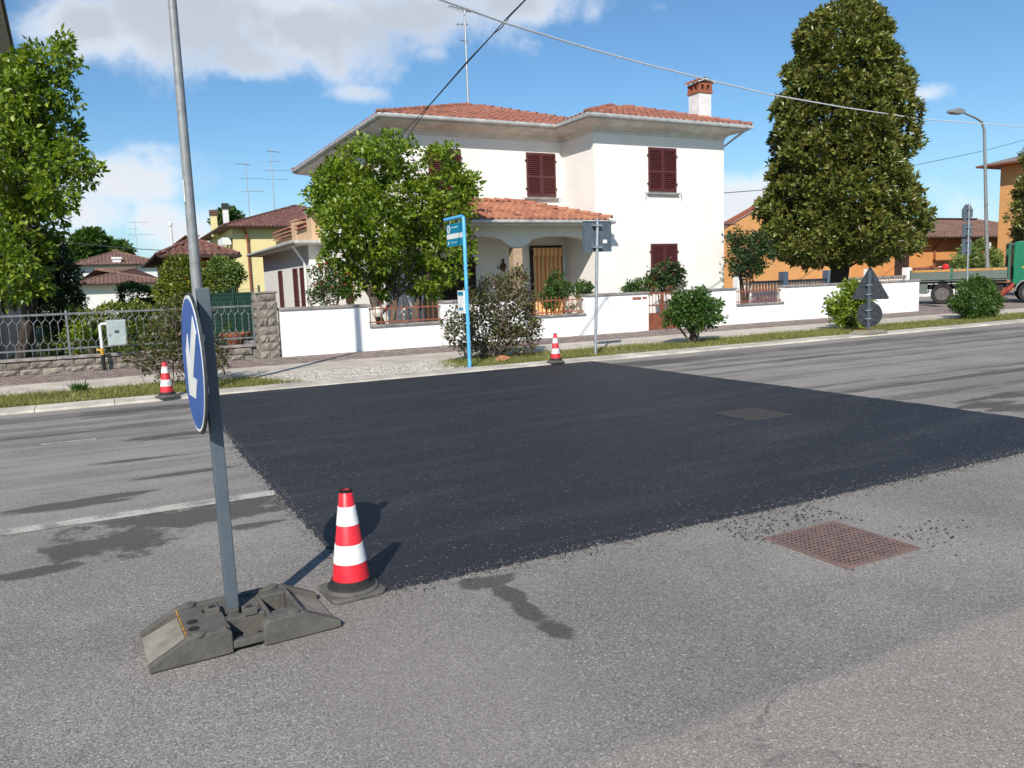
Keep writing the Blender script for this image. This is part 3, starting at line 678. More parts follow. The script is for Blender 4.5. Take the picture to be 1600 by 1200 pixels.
# chimney
ch = MB().box(18.66, 19.20, 21.75, 22.28, 6.5, 7.78).build('chimney', 'chimney_white', house)
MB().box(18.62, 19.24, 21.71, 22.32, 7.78, 7.86).box(18.63, 19.23, 21.72, 22.31, 8.04, 8.10).build('chimney_collar', 'brick', ch)
bk = MB().box(-.055, .055, -.055, .055, 0, .056).mesh('brick', 'brick')
for bx in (18.69, 18.93, 19.17):
    for by in (21.78, 22.02, 22.25):
        if bx == 18.93 and by == 22.02: continue
        for i in range(3): link('brick', bk, ch, Matrix.Translation((bx+random.uniform(-.004, .004), by, 7.86+i*.06)))
MB().prism([(18.56, 8.10), (18.93, 8.22), (19.30, 8.10), (19.30, 8.13), (18.93, 8.25), (18.56, 8.13)], 21.66, 22.37, 'y').build('chimney_cap', 'chimney_white', ch)
for i in range(3): tile_mb(.235, .37).build('roof_tile', 'roof_tile', ch, xf=Matrix(((0, 1, 0, 18.56), (1, 0, 0, 21.66+i*.235), (0, .33, 1, 8.13), (0, 0, 0, 1)))); tile_mb(.235, .37).build('roof_tile', 'roof_tile', ch, xf=Matrix(((0, -1, 0, 19.30), (1, 0, 0, 21.66+i*.235), (0, .33, 1, 8.13), (0, 0, 0, 1))))
# insulator bracket for the overhead wire at the corner
MB().tube([(X0+.12, YM-.10, 4.9), (X0+.12, YM-.10, 6.0)], .018, 6).tube([(X0+.12, YM, 5.9), (X0+.12, YM-.18, 5.9)], .015, 6).lathe([(.02, 0), (.045, .01), (.045, .06), (.02, .08)], (X0+.05, YM-.16, 5.86), 10).lathe([(.02, 0), (.045, .01), (.045, .06), (.02, .08)], (X0+.2, YM-.16, 5.72), 10).build('wire_bracket', 'cable_dark', house)
# door curtain with a scalloped valance hangs in front of the porch door
cur = thing('door_curtain', 'orange and cream striped curtain hanging over the porch door', 'curtain', (13.24, YM-.1, .32))
nx, nz_ = 90, 8; V = []; F = []
for j in range(nz_+1):
    for i in range(nx+1):
        x = 12.70+1.08*i/nx; V.append((x, YM-.11+.03*math.sin(i*.75)*(1-.5*j/nz_)+.012*math.sin(i*2.1+j), .31+2.08*j/nz_))
for j in range(nz_):
    for i in range(nx): a = j*(nx+1)+i; F.append((a, a+1, a+nx+2, a+nx+1))
MB().add(V, F).build('curtain_cloth', 'curtain', cur, smooth=True)
V = []; F = []
for i in range(nx+1):
    x = 12.68+1.12*i/nx; y = YM-.16+.008*math.sin(i*.6); V += [(x, y, 2.36+.035*abs(math.sin(i*.35))), (x, y, 2.66)]
for i in range(nx): F.append((2*i, 2*i+2, 2*i+3, 2*i+1))
MB().add(V, F).build('valance', 'curtain', cur, smooth=True)
MB().tube([(12.64, YM-.14, 2.64), (13.84, YM-.14, 2.64)], .015, 8).tube([(12.66, YM, 2.64), (12.66, YM-.14, 2.64)], .012, 6).tube([(13.82, YM, 2.64), (13.82, YM-.14, 2.64)], .012, 6).build('curtain_rod', 'steel', cur)
orn = thing('wall_ornament', 'small dark brown ornament hung on the porch wall', 'ornament', (11.62, YM-.04, 1.95))
MB().prism([(11.50, 2.02), (11.62, 1.90), (11.74, 2.02), (11.70, 2.16), (11.64, 2.2), (11.66, 2.32), (11.58, 2.32), (11.60, 2.2), (11.53, 2.16)], YM-.07, YM, 'y').build('carved_plaque', 'dark_wood', orn, bev=.02)
MB().tube([(11.55, YM-.08, 2.0), (11.62, YM-.11, 2.06), (11.69, YM-.08, 2.0)], .02, 6).build('hook', 'rust_red', orn)
# aerial on the roof
def antenna(name, label, base, h, arms, loc_group=None, r=.04):
    a = thing(name, label, 'antenna', base, loc_group); b = Vector(base)
    MB().tube([b, b+Vector((0, 0, h))], [r, r*.7], 8).build('mast', 'steel', a)
    for (z, dx, dy, L, ne, el_) in arms:
        p = b+Vector((0, 0, z)); d = Vector((dx, dy, 0)).normalized(); s_ = Vector((-d.y, d.x, 0)); m_ = MB().tube([p-d*L*.3, p+d*L*.7], .018, 6)
        for i in range(ne):
            q = p-d*L*.3+d*(L*(i+.5)/ne); m_.tube([q-s_*el_*(1-.4*i/ne), q+s_*el_*(1-.4*i/ne)], .011, 5)
        m_.build('aerial', 'steel', a)
    return a
antenna('roof_antenna', 'tall thin aerial mast on the ridge of the cream house', (12.9, 28.1, 8.1), 3.75, [(3.6, -.95, -.3, 1.1, 5, .30), (3.1, -.9, .3, .5, 3, .25), (2.5, -.9, -.3, .35, 2, .15)], r=.05)

# ------------------------------------------------------------------ annex behind the house
ann = thing('annex', 'low white side wing with flat overhanging roof and narrow burgundy shutters', 'annex', (7.55, 32.6, 0))
MB().box(7.55, 12.5, 32.6, 43.0, 0, 3.36).build('wall', 'white_house', ann)
MB().box(6.95, 12.6, 32.02, 43.6, 3.36, 3.50).build('roof_slab', 'soffit', ann)
MB().tube([(12.5, 31.97, 3.46), (6.9, 31.97, 3.46), (6.9, 43.6, 3.46)], .075, 8).build('gutter', 'gutter', ann, smooth=True)
MB().tube([(6.95, 33.0, 3.4), (7.10, 33.0, 3.2), (7.48, 33.15, 2.7), (7.48, 33.15, .1)], .055, 8).build('downpipe', 'white_plastic', ann, smooth=True)
for yc in (33.9, 35.3, 38.6): shutters(ann, .85, 1.75, XF(7.55, yc, .75, -math.pi/2), hooks=False, slat=False, leafs=1); MB().box(-.30, .30, -.03, -.002, .1, 1.65).build('shutter_board', 'shutter', ann, xf=XF(7.55, yc, .75, -math.pi/2))
for (ya, yb, h) in ((32.7, 33.5, 4.75), (35.6, 36.5, 4.6)): MB().box(7.75, 8.1, ya, yb, 3.5, h).box(7.72, 8.13, ya-.03, yb+.03, h, h+.05).build('parapet_pier', 'beige_wall', ann)
MB().box(7.8, 8.05, 33.5, 35.6, 3.5, 4.15).box(7.8, 8.05, 36.5, 40.5, 3.5, 4.0).build('parapet_wall', 'beige_wall', ann)
tt = MB()
for (ya, yb, z) in ((33.5, 35.6, 4.15), (36.5, 40.5, 4.0)):
    y = ya
    while y < yb-.1:
        for (dz, sc) in ((0, 1), (.16, .9), (.34, 1)): tt.add([(7.66, y, z+dz), (7.66, y+.24, z+dz), (8.2, y+.24, z+dz+.12), (8.2, y, z+dz+.12), (7.66, y+.12, z+dz+.07), (8.2, y+.12, z+dz+.19)], [(0, 4, 5, 3), (4, 1, 2, 5), (0, 1, 4), (3, 5, 2)])
        y += .25
tag(tt.build('parapet_tiles', 'roof_tile', ann), kind='stuff')

# ------------------------------------------------------------------ white garden wall with railings
gw = thing('garden_wall', 'white rendered garden wall with grey coping and rust-red railing panels', 'wall', (14.5, WY, 0))
TALL = [(3.52, 5.60), (7.50, 9.85), (11.75, 13.89), (15.02, 17.21), (19.20, 25.80)]; LOW = [(5.60, 7.50), (9.85, 11.75), (17.21, 19.20)]
for a, b in TALL:
    MB().box(a, b, WY, WY+.25, 0, 1.10).build('wall_panel', 'white_wall', gw)
    n_ = max(1, round((b-a)/1.1))
    for i in range(n_): MB().box(a-.02+(b-a+.04)*i/n_+.003, a-.02+(b-a+.04)*(i+1)/n_-.003, WY-.04, WY+.29, 1.10, 1.165+random.uniform(-.004, .006)).build('coping_stone', 'coping', gw, bev=.012)
rb = MB().tube([(0, 0, 0), (0, 0, .46)], .0085, 6).add([(0, 0, .53), (.012, 0, .46), (0, .012, .46), (-.012, 0, .46), (0, -.012, .46)], [(0, 1, 2), (0, 2, 3), (0, 3, 4), (0, 4, 1)]).mesh('rail_bar', 'rust_red')
for a, b in LOW:
    MB().box(a, b, WY, WY+.25, 0, .60).build('wall_panel', 'white_wall', gw)
    for i in range(2): MB().box(a+(b-a)*i/2+.003, a+(b-a)*(i+1)/2-.003, WY-.05, WY+.29, .60, .655).build('coping_stone', 'coping', gw, bev=.012)
    rl = MB().box(a, b, WY+.10, WY+.13, 1.02, 1.05).box(a, b, WY+.10, WY+.13, .70, .73).build('railing', 'rust_red', gw)
    k_ = int((b-a)/.135)
    for i in range(k_): link('rail_bar', rb, rl, Matrix.Translation((a+(i+.5)*(b-a)/k_, WY+.115, .645)))
plq = thing('house_plates', 'two small brown name plates fixed on the white wall beside the gate', 'plates', (13.5, WY, .95))
MB().box(13.33, 13.62, WY-.02, WY, .955, 1.02).build('name_plate', 'brick', plq); MB().box(13.68, 13.82, WY-.02, WY, .965, 1.02).build('number_plate', 'brick', plq)
# gate
gt = thing('garden_gate', 'rust-brown metal garden gate with bars over a solid panel', 'gate', (14.45, WY+.1, .03))
for (a, b) in ((13.90, 14.45), (14.47, 15.01)):
    lf = MB().box(a, a+.04, WY+.08, WY+.12, .05, 1.12).box(b-.04, b, WY+.08, WY+.12, .05, 1.12)
    for z in (.05, .50, .74, 1.08): lf.box(a+.04, b-.04, WY+.082, WY+.118, z, z+.035)
    lf = lf.build('gate_leaf', 'gate_brown', gt)
    MB().box(a+.04, b-.04, WY+.09, WY+.105, .085, .50).build('gate_panel', 'gate_brown', lf)
    for i in range(4): x = a+.04+(b-a-.08)*(i+.5)/4; MB().tube([(x, WY+.1, .535), (x, WY+.1, 1.08)], .009, 6).build('gate_bar', 'gate_brown', lf)
    cxg = (a+b)/2
    for sg in (-1, 1): MB().tube([(cxg+sg*(.03+.10*math.cos(q*.5)), WY+.1, 1.20+.09*math.sin(q*.5)) for q in range(13)], .008, 5).build('scroll', 'gate_brown', lf)
MB().box(13.86, 15.04, WY, WY+.2, 0, .045).build('threshold', 'coping', gt)

# ------------------------------------------------------------------ neighbour's rock-faced wall, pillar and fence
NY = 18.6
def rock_block(w, h, d):
    nx_, nz2 = 5, 3; vs = []; fs = []
    for j in range(nz2+1):
        for i in range(nx_+1):
            ed = i in (0, nx_) or j in (0, nz2); vs.append((w*i/nx_, -(.0 if ed else random.uniform(.015, .05)), h*j/nz2))
    for j in range(nz2):
        for i in range(nx_): a = j*(nx_+1)+i; fs.append((a, a+1, a+nx_+2, a+nx_+1))
    o = len(vs); vs += [(0, d, 0), (w, d, 0), (w, d, h), (0, d, h)]; b = (0, nx_, (nx_+1)*(nz2+1)-1, (nx_+1)*nz2)
    return MB().add(vs, fs+[(o, o+1, b[1], b[0]), (o+3, b[3], b[2], o+2), (o, b[0], b[3], o+3), (o+1, o+2, b[2], b[1]), (o+3, o+2, o+1, o)]).mesh('stone_block', 'stone_block')
sw = thing('stone_wall', 'low rock-faced grey block wall under the grey metal fence', 'wall', (-1, NY, 0))
MB().box(-6, 3.03, NY+.02, NY+.26, 0, .31).build('mortar_core', 'mortar', sw)
bl = [rock_block(.385, .140, .1) for _ in range(5)]
for r_ in range(2):
    for i in range(23):
        x = -6+i*.395+(.19 if r_ else 0)
        if x < 2.66: link('stone_block', random.choice(bl), sw, Matrix.Translation((x, NY-.02+random.uniform(-.006, .006), .012+r_*.15)))
for i in range(9): MB().box(-6+i*1.003, -6+(i+1)*1.003-.006, NY-.06, NY+.29, .315, .37).build('cap_stone', 'coping', sw, bev=.008)
pi_ = thing('stone_pillar', 'rock-faced grey block gate pillar at the end of the white wall', 'pillar', (3.26, NY, 0))
MB().box(3.05, 3.46, NY-.12, NY+.28, 0, 1.46).build('mortar_core', 'mortar', pi_)
bp_ = [rock_block(.205, .185, .1) for _ in range(4)]; bw_ = [rock_block(.42, .185, .1) for _ in range(3)]
for r_ in range(8):
    z = .01+r_*.187
    if r_ % 2: link('stone_block', random.choice(bw_), pi_, Matrix.Translation((3.04, NY-.16, z)))
    else:
        for q in range(2): link('stone_block', random.choice(bp_), pi_, Matrix.Translation((3.04+q*.214, NY-.16, z)))
    for q in range(2): link('stone_block', random.choice(bp_), pi_, Matrix.Translation((3.01, NY+.27-q*.214, z)) @ Matrix.Rotation(-math.pi/2, 4, 'Z'))
MB().box(3.0, 3.50, NY-.19, NY+.31, 1.505, 1.55).build('pillar_cap', 'coping', pi_, bev=.01)
mf = thing('metal_fence', 'grey wrought metal fence with honeycomb bars above the stone wall', 'fence', (-1, NY+.1, .37))
MB().box(-6, 3.02, NY+.085, NY+.115, 1.215, 1.255).build('top_rail', 'fence_grey', mf); MB().box(-6, 3.02, NY+.085, NY+.115, .50, .535).build('bottom_rail', 'fence_grey', mf)
for x in (-4.5, -2.62, -.74, 1.14, 2.97): MB().box(x-.022, x+.022, NY+.075, NY+.125, .37, 1.31).build('fence_post', 'fence_grey', mf)
S2 = .145; h2 = S2/2
fb = MB().tube([(0, 0, 1.33), (0, 0, 1.14)], [.003, .008], 6).tube([(0, 0, 1.14), (h2, 0, 1.06), (h2, 0, .70), (0, 0, .62), (0, 0, .40)], .0072, 6).tube([(0, 0, 1.14), (-h2, 0, 1.06)], .008, 6).tube([(-h2, 0, .70), (0, 0, .62)], .008, 6).lathe([(.012, 0), (.017, .02), (.012, .04)], (h2, 0, 1.03), 8).lathe([(.012, 0), (.017, .02), (.012, .04)], (h2, 0, .69), 8).mesh('fence_bar', 'fence_grey')
for i in range(61): link('fence_bar', fb, mf, Matrix.Translation((-5.9+i*S2, NY+.1, 0)))
gf = thing('wire_fence', 'green wire mesh screen standing behind the stone pillar', 'fence', (2.9, 19.6, 0))
g = MB()
for i in range(26): g.tube([(2.05+i*.05, 19.6, .4), (2.05+i*.05, 19.6, 1.62)], .004, 4)
for i in range(13): g.tube([(2.05, 19.6, .42+i*.1), (3.3, 19.6, .42+i*.1)], .004, 4)
tag(g.build('mesh', 'green_mesh', gf), kind='stuff')
for x in (2.05, 2.7, 3.3): MB().tube([(x, 19.62, 0), (x, 19.62, 1.70)], .025, 8).build('post', 'green_mesh', gf)
MB().box(2.05, 3.3, 19.63, 19.64, .4, 1.55).build('screen', 'green_mesh', gf)
ub = thing('meter_box', 'pale grey-green utility cabinet on the metal fence with a striped conduit', 'cabinet', (.16, NY-.2, 0))
MB().box(-.02, .35, 18.32, 18.50, .53, 1.07).build('cabinet', 'box_grey', ub, bev=.01); MB().box(0, .33, 18.305, 18.32, .55, 1.05).build('cabinet_door', 'box_grey', ub, bev=.006)
MB().box(.125, .205, 18.300, 18.306, .80, .86).build('label_plate', 'box_dark', ub); MB().lathe([(.012, 0), (.012, .012)], (.03, 18.29, .77), 10, axis='y').build('lock', 'box_dark', ub)
MB().box(.02, .31, 18.50, 18.69, .95, 1.0).box(.02, .31, 18.50, 18.69, .58, .62).build('bracket', 'steel', ub)
MB().tube([(.0, 18.4, 1.0), (-.11, 18.4, 1.0), (-.14, 18.4, .97), (-.14, 18.4, .50)], .028, 8).build('conduit_upper', 'white_plastic', ub, smooth=True)
MB().tube([(-.14, 18.4, .50), (-.14, 18.4, .36)], .036, 10).tube([(-.14, 18.4, .45), (-.24, 18.45, .47)], .025, 8).build('conduit_band', 'pipe_yellow', ub, smooth=True)
MB().tube([(-.14, 18.4, .36), (-.14, 18.4, .03)], .038, 10).build('conduit_lower', 'black', ub, smooth=True)
pot = thing('planter', 'round terracotta bowl standing behind the fence by the stone pillar', 'planter', (2.6, 19.15, 0))
MB().lathe([(.12, .02), (.14, .3), (.20, .42), (.36, .56), (.38, .62), (.36, .62), (.33, .56), (.1, .5)], (2.6, 19.15, 0), 20).build('bowl', 'terracotta', pot, smooth=True)
crown('plant', [((2.6, 19.15, .68), .18)], pot, 'leaf_mid', 20, .12, 12, .08)

# ------------------------------------------------------------------ direction sign on a rubber foot
sgn = thing('direction_sign', 'round blue sign with white slanting arrow on a post in a rubber base', 'road sign', (.42, 3.66, 0))
PXs, PYs = .398, 3.70
MB().add([(PXs-.027+q*.016, PYs-.03, .03) for q in (0,)]+[(PXs+.027, PYs-.03, .03), (PXs+.027, PYs+.03, .03), (PXs-.027, PYs+.03, .03)]+[(PXs-.041, PYs-.03, 1.575), (PXs+.013, PYs-.03, 1.575), (PXs+.013, PYs+.03, 1.575), (PXs-.041, PYs+.03, 1.575)], [(3, 2, 1, 0), (4, 5, 6, 7), (0, 1, 5, 4), (1, 2, 6, 5), (2, 3, 7, 6), (3, 0, 4, 7)]).build('post', 'post_blue_grey', sgn, bev=.005)
D = Matrix.Translation((.330, PYs+.005, 1.245)) @ Matrix.Rotation(R(2.4), 4, 'Z')           # disc faces -X
def disc(r, x0, x1, n=64): return MB().lathe([(r, x0), (r, x1)], (0, 0, 0), n, axis='x')
plate = MB().lathe([(.296, -.004), (.308, -.012), (.312, -.008), (.312, .0), (.300, .002)], (0, 0, 0), 64, axis='x').build('sign_plate', 'sign_back_dark', sgn, smooth=True, xf=D)
disc(.300, -.013, -.006).build('white_rim', 'sign_white', plate, xf=D); disc(.287, -.0150, -.0128).build('blue_field', 'sign_blue', plate, xf=D)
c45 = math.sqrt(.5)
# arrow along the diagonal: s = distance towards the tip (down, far side), q = sideways
def AP(s_, q): return (s_*c45*1.0+q*c45, -s_*c45+q*c45)                # (towards +y = far side, z)
outl = [AP(-.25, -.05), AP(.03, -.05), AP(-.05, -.135), AP(.07, -.14), AP(.215, 0), AP(.07, .14), AP(-.05, .135), AP(.03, .05), AP(-.25, .05)]
MB().prism([(a, b) for a, b in outl], -.0172, -.0148, 'x').build('arrow', 'sign_white', plate, xf=D)
MB().box(-.0, .028, -.05, .05, .10, .13).box(-.0, .028, -.05, .05, -.13, -.10).build('clamp', 'steel', plate, xf=D @ Matrix.Translation((.012, 0, 0)))
BX = Matrix.Translation((.42, 3.645, 0)) @ Matrix.Rotation(R(3), 4, 'Z')
base = MB()
for y0, y1 in ((-.205, -.165), (.165, .205)):
    if y0 < 0:
        base.prism([(-.405, .004), (-.405, .035), (-.24, .118), (-.09, .122), (-.07, .10), (-.07, .006)], y0, y1, 'y')
        base.prism([(.06, .004), (.06, .09), (.08, .115), (.24, .118), (.405, .035), (.405, .004)], y0-.012, y1, 'y')
    else: base.prism([(-.405, .004), (-.405, .035), (-.24, .118), (.24, .118), (.405, .035), (.405, .004)], y0, y1, 'y')
base.box(-.245, -.07, -.165, .165, .01, .112)
base.box(-.07, .10, -.075, -.03, .015, .108); base.box(-.07, .10, .045, .165, .015, .106); base.box(-.07, .10, -.03, .045, .01, .05)
base.box(.10, .118, -.165, .165, .01, .108); base.box(.232, .25, -.165, .165, .01, .112); base.box(.118, .232, .10, .165, .01, .112); base.box(.118, .232, -.165, -.10, .01, .112)
base.box(.118, .232, -.10, .10, .008, .022); base.box(-.07, .07, -.20, -.162, .02, .055); base.box(-.07, .06, -.165, -.075, .012, .03)
base.box(-.045, .0, .0, .045, .05, .118)
base = base.build('rubber_base', 'rubber', sgn, bev=.006, xf=BX)
for sg in (-1, 1):
    MB().prism([(sg*.40, .006), (sg*.40, .016), (sg*.246, .078), (sg*.246, .006)], -.165, .165, 'y').build('ramp_plate', 'rubber_dust', base, bev=.004, xf=BX)
MB().box(-.252, -.246, -.16, .16, .108, .1135).build('marking_stripe', 'yellow_mark', base, xf=BX)
for (x, y) in ((-.20, -.185), (-.19, .175), (.20, -.185), (.19, .18)): MB().lathe([(.028, 0), (.028, .01), (.018, .014)], (x, y, .114), 14).build('bolt', 'rubber', base, smooth=True, xf=BX)
for (x, y) in ((-.21, -.10), (-.205, -.02), (-.13, .07)): MB().lathe([(.024, 0), (.024, .0025)], (x, y, .1115), 14).build('hole_shade_disc', 'hole_shade', base, xf=BX)  # flat dark discs on the deck: shade of the holes as colour
for (x, y) in ((-.11, .045), (.035, -.052)):
    sk = MB().box(x-.03, x+.03, y-.03, y+.03, .105, .137).build('socket', 'rubber', base, bev=.004, xf=BX); MB().box(x-.014, x+.014, y-.014, y+.014, .1368, .1382).build('socket_shade_pad', 'hole_shade', sk, xf=BX)  # dark pad on top paints the shade of each socket opening
MB().box(-.065, -.02, -.028, .0, .049, .053).box(.05, .095, -.028, .043, .049, .053).build('slot_shade_strip', 'hole_shade', base, xf=BX)  # dark sheets on the recess floor, shade of the slots painted in

# ------------------------------------------------------------------ cones
def cone(loc, label, old=False, rz=0, sc=1):
    c = thing('traffic_cone', label, 'traffic cone', (0, 0, 0), 'traffic cones round the fresh patch')
    rr = lambda z: .097-(z-.06)/.48*.066
    red, wht = ('cone_red_old', 'cone_white_old') if old else ('cone_red', 'cone_white')
    q = []; s_ = .145; c_ = .05
    for i in range(4):
        for j in range(5): a = math.pi/2*i+math.pi/2*j/4; cx_ = (s_-c_)*(1 if i in (0, 3) else -1); cy_ = (s_-c_)*(1 if i in (0, 1) else -1); q.append((cx_+c_*math.cos(a), cy_+c_*math.sin(a)))
    MB().prism(q, 0, .022, 'z').lathe([(.142, .02), (.137, .034), (.122, .04)], (0, 0, 0), 32).build('rubber_foot', 'rubber', c, smooth=True, bev=.006)
    MB().lathe([(.124, .038), (.118, .05), (.106, .056), (.100, .078), (.094, .078)], (0, 0, 0), 32).build('foot_ring', 'rubber_dark', c, smooth=True)
    bod = MB().lathe([(rr(.06), .06), (rr(.53), .53), (rr(.53)-.004, .535), (rr(.53)-.010, .535), (rr(.5)-.012, .50)], (0, 0, 0), 32).build('cone_body', red, c, smooth=True)
    for z0, z1 in ((.165, .262), (.36, .456)): MB().lathe([(rr(z0)+.0005, z0), (rr(z0)+.0022, z0+.001), (rr(z1)+.0022, z1-.001), (rr(z1)+.0005, z1)], (0, 0, 0), 32).build('white_band', wht, bod, smooth=True)
    MB().lathe([(rr(.53)+.001, .526), (rr(.53)+.002, .538), (rr(.53)-.006, .541), (rr(.53)-.01, .53)], (0, 0, 0), 24).build('rim', 'black', bod, smooth=True)
    c.location = loc; c.rotation_euler = (0, 0, rz); return c
cone((1.0, 3.86, 0), 'clean red and white traffic cone beside the rubber sign base', False, R(4))
cone((.70, 12.66, .045), 'red and white traffic cone on the kerb in front of the wiry shrub', True, R(20))
c3 = cone((7.40, 12.66, .046), 'scuffed red and white traffic cone on the kerb by the grey-backed sign', True, R(-10))
MB().add([(.062, -.055, .20), (.09, -.03, .19), (.085, -.02, .25), (.06, -.05, .255)], [(0, 1, 2, 3)]).build('scuff', 'black', c3).matrix_parent_inverse = Matrix.Identity(4)

# ------------------------------------------------------------------ drain grates
def grate(loc, label, m1, w_=.57):
    g_ = thing('drain_grate', label, 'grate', loc, 'drain grates in the road'); x0, y0, z0 = loc[0]-w_/2, loc[1]-w_/2, loc[2]
    MB().box(x0, x0+w_, y0, y0+w_, z0+.0005, z0+.003).build('pit_shade_plate', 'hole_shade', g_)  # dark plate on the road surface, painted shade beneath the bars
    MB().box(x0-.012, x0+.012, y0-.012, y0+w_+.012, z0, z0+.0075).box(x0+w_-.012, x0+w_+.012, y0-.012, y0+w_+.012, z0, z0+.0075).box(x0+.012, x0+w_-.012, y0-.012, y0+.012, z0, z0+.0073).box(x0+.012, x0+w_-.012, y0+w_-.012, y0+w_+.012, z0, z0+.0073).build('frame', m1, g_)
    n_ = 17; p = w_/n_
    bx_ = MB().box(-.006, .006, 0, w_-.028, 0, .0035).mesh('grate_bar', m1); by_ = MB().box(0, w_-.028, -.0055, .0055, 0, .0030).mesh('grate_bar', m1)
    for i in range(1, n_):
        o = link('grate_bar', bx_, g_); o.matrix_basis = Matrix.Translation((x0+i*p, y0+.014, z0+.003))
        o = link('grate_bar', by_, g_); o.matrix_basis = Matrix.Translation((x0+.014, y0+i*p, z0+.003))
    return g_
grate((3.62, 3.03, .001), 'rusty square drain grate set in the old grey asphalt', 'rust_iron')
grate((6.27, 6.44, .0135), 'dusty square drain grate set in the fresh black asphalt', 'iron_dark')

# ------------------------------------------------------------------ poles and signs along the verge
lp = thing('lamp_post', 'tall tapered grey lamp post rising behind the round blue sign', 'lamp post', (1.30, 13.25, 0))
MB().tube([(1.30, 13.25, 0), (1.30, 13.25, .5), (1.29, 13.25, 9.2)], [.088, .085, .048], 16).build('pole', 'pole_grey', lp, smooth=True)
MB().tube([(1.29, 13.25, 9.2), (1.29, 13.0, 9.55), (1.29, 12.2, 9.75)], [.048, .042, .035], 10).build('arm', 'pole_grey', lp, smooth=True)
MB().prism([(-.3, -.05), (-.28, .07), (.15, .09), (.32, 0), (.3, -.05)], -.12, .12, 'x').build('lamp_head', 'pole_grey', lp, bev=.02, xf=Matrix.Translation((1.29, 11.95, 9.78)))
MB().box(1.22, 1.235, 13.19, 13.28, 2.95, 3.28).build('number_label', 'sign_white', lp)
MB().lathe([(.2, .0), (.2, .03), (.1, .05)], (1.30, 13.25, .01), 16).build('foot', 'concrete', lp)
bs = thing('bus_stop', 'sky-blue bus stop pole with hanging teal sign and timetable case', 'bus stop', (5.84, 13.12, 0))
MB().tube([(5.84, 13.12, 0), (5.84, 13.12, 2.70), (5.84, 13.14, 2.745), (5.84, 13.19, 2.765), (5.84, 13.98, 2.765)], .034, 14).build('pole', 'bus_blue', bs, smooth=True)
pn = MB().box(5.828, 5.852, 13.18, 13.90, 2.26, 2.665).build('sign_panel', 'bus_teal', bs)
MB().box(5.8255, 5.8545, 13.18, 13.90, 2.395, 2.485).build('white_band', 'sign_white', pn)
MB().lathe([(.072, -.015), (.072, .015)], (5.84, 13.80, 2.575), 24, axis='x').build('emblem_disc', 'sign_white', pn); MB().box(5.823, 5.857, 13.765, 13.835, 2.585, 2.612).box(5.823, 5.857, 13.775, 13.825, 2.545, 2.575).build('emblem_mark', 'bus_teal', pn)
MB().box(5.8255, 5.8545, 13.38, 13.68, 2.592, 2.606).box(5.8255, 5.8545, 13.45, 13.70, 2.320, 2.330).box(5.8255, 5.8545, 13.80, 13.84, 2.295, 2.355).build('lettering', 'sign_white', pn)
for y in (13.35, 13.75): MB().box(5.833, 5.847, y-.012, y+.012, 2.66, 2.75).build('hanger', 'steel', pn)
tc = MB().box(5.80, 5.85, 13.16, 13.46, 1.02, 1.44).build('timetable_case', 'white_plastic', bs, bev=.008)
MB().box(5.797, 5.801, 13.19, 13.43, 1.06, 1.34).build('timetable', 'sign_white', tc); MB().box(5.797, 5.801, 13.19, 13.43, 1.35, 1.42).box(5.7955, 5.7975, 13.22, 13.40, 1.08, 1.13).build('timetable_header', 'bus_teal', tc)
MB().lathe([(.07, 0), (.07, .03)], (5.84, 13.12, .015), 14).build('foot', 'bus_blue', bs)
rs = thing('road_sign', 'rectangular road sign seen from its grey back on a steel pole', 'road sign', (8.80, 13.45, 0))
MB().tube([(8.80, 13.45, 0), (8.92, 13.45, 2.76)], .032, 12).build('pole', 'steel', rs, smooth=True)
bk_ = MB().box(8.59, 9.27, 13.50, 13.506, 2.11, 2.72).box(8.59, 9.27, 13.485, 13.50, 2.11, 2.125).box(8.59, 9.27, 13.485, 13.50, 2.705, 2.72).box(8.59, 8.60, 13.485, 13.50, 2.125, 2.705).box(9.26, 9.27, 13.485, 13.50, 2.125, 2.705).build('sign_plate', 'sign_back', rs)
MB().box(8.60, 9.26, 13.506, 13.508, 2.12, 2.71).build('sign_face', 'sign_white', bk_)
MB().box(9.07, 9.17, 13.495, 13.4995, 2.28, 2.35).build('maker_sticker', 'sign_white', bk_)
for z in (2.20, 2.63): MB().box(8.80, 9.00, 13.41, 13.4999, z-.016, z+.016).build('clamp', 'steel', rs)
ws = thing('roadworks_sign', 'dark triangular sign above a round one, both seen from behind on one post', 'road sign', (16.2, 12.85, 0))
wy = 12.85
MB().box(16.17, 16.23, wy-.03, wy+.03, .03, 1.52).build('post', 'post_blue_grey', ws, bev=.004)
def rtri(cx, cz, s_, r_, n=5):
    h_ = s_*math.sqrt(3)/2; C_ = [(cx-s_/2+r_*1.73, cz+r_, 210), (cx+s_/2-r_*1.73, cz+r_, 330), (cx, cz+h_-2*r_, 90)]; o_ = []
    for x, z, a in C_:
        for i in range(n): q = R(a-60+120*i/(n-1)); o_.append((x+r_*math.cos(q), z+r_*math.sin(q)))
    return o_
WS = Matrix.Translation((16.2, wy, 0)) @ Matrix.Rotation(R(-72), 4, 'Z')        # plates face along the road
MB().prism(rtri(0, .86, .92, .035), .03, .05, 'y').build('triangle_plate', 'sign_back_dark', ws, xf=WS)
MB().lathe([(.29, 0), (.30, .004), (.30, .018)], (0, .031, .50), 40, axis='y').build('round_plate', 'sign_back_dark', ws, xf=WS)
for z in (1.2, .98, .6, .4): MB().box(-.06, .06, -.04, .031, z-.012, z+.012).build('clamp', 'steel', ws, xf=WS)
bs2 = MB().prism([(15.75, .045), (15.77, .075), (15.9, .13), (16.1, .13), (16.12, .08), (16.3, .08), (16.32, .13), (16.48, .13), (16.62, .075), (16.64, .045)], wy-.22, wy+.18, 'y').build('rubber_base', 'rubber_dust', ws, bev=.01)
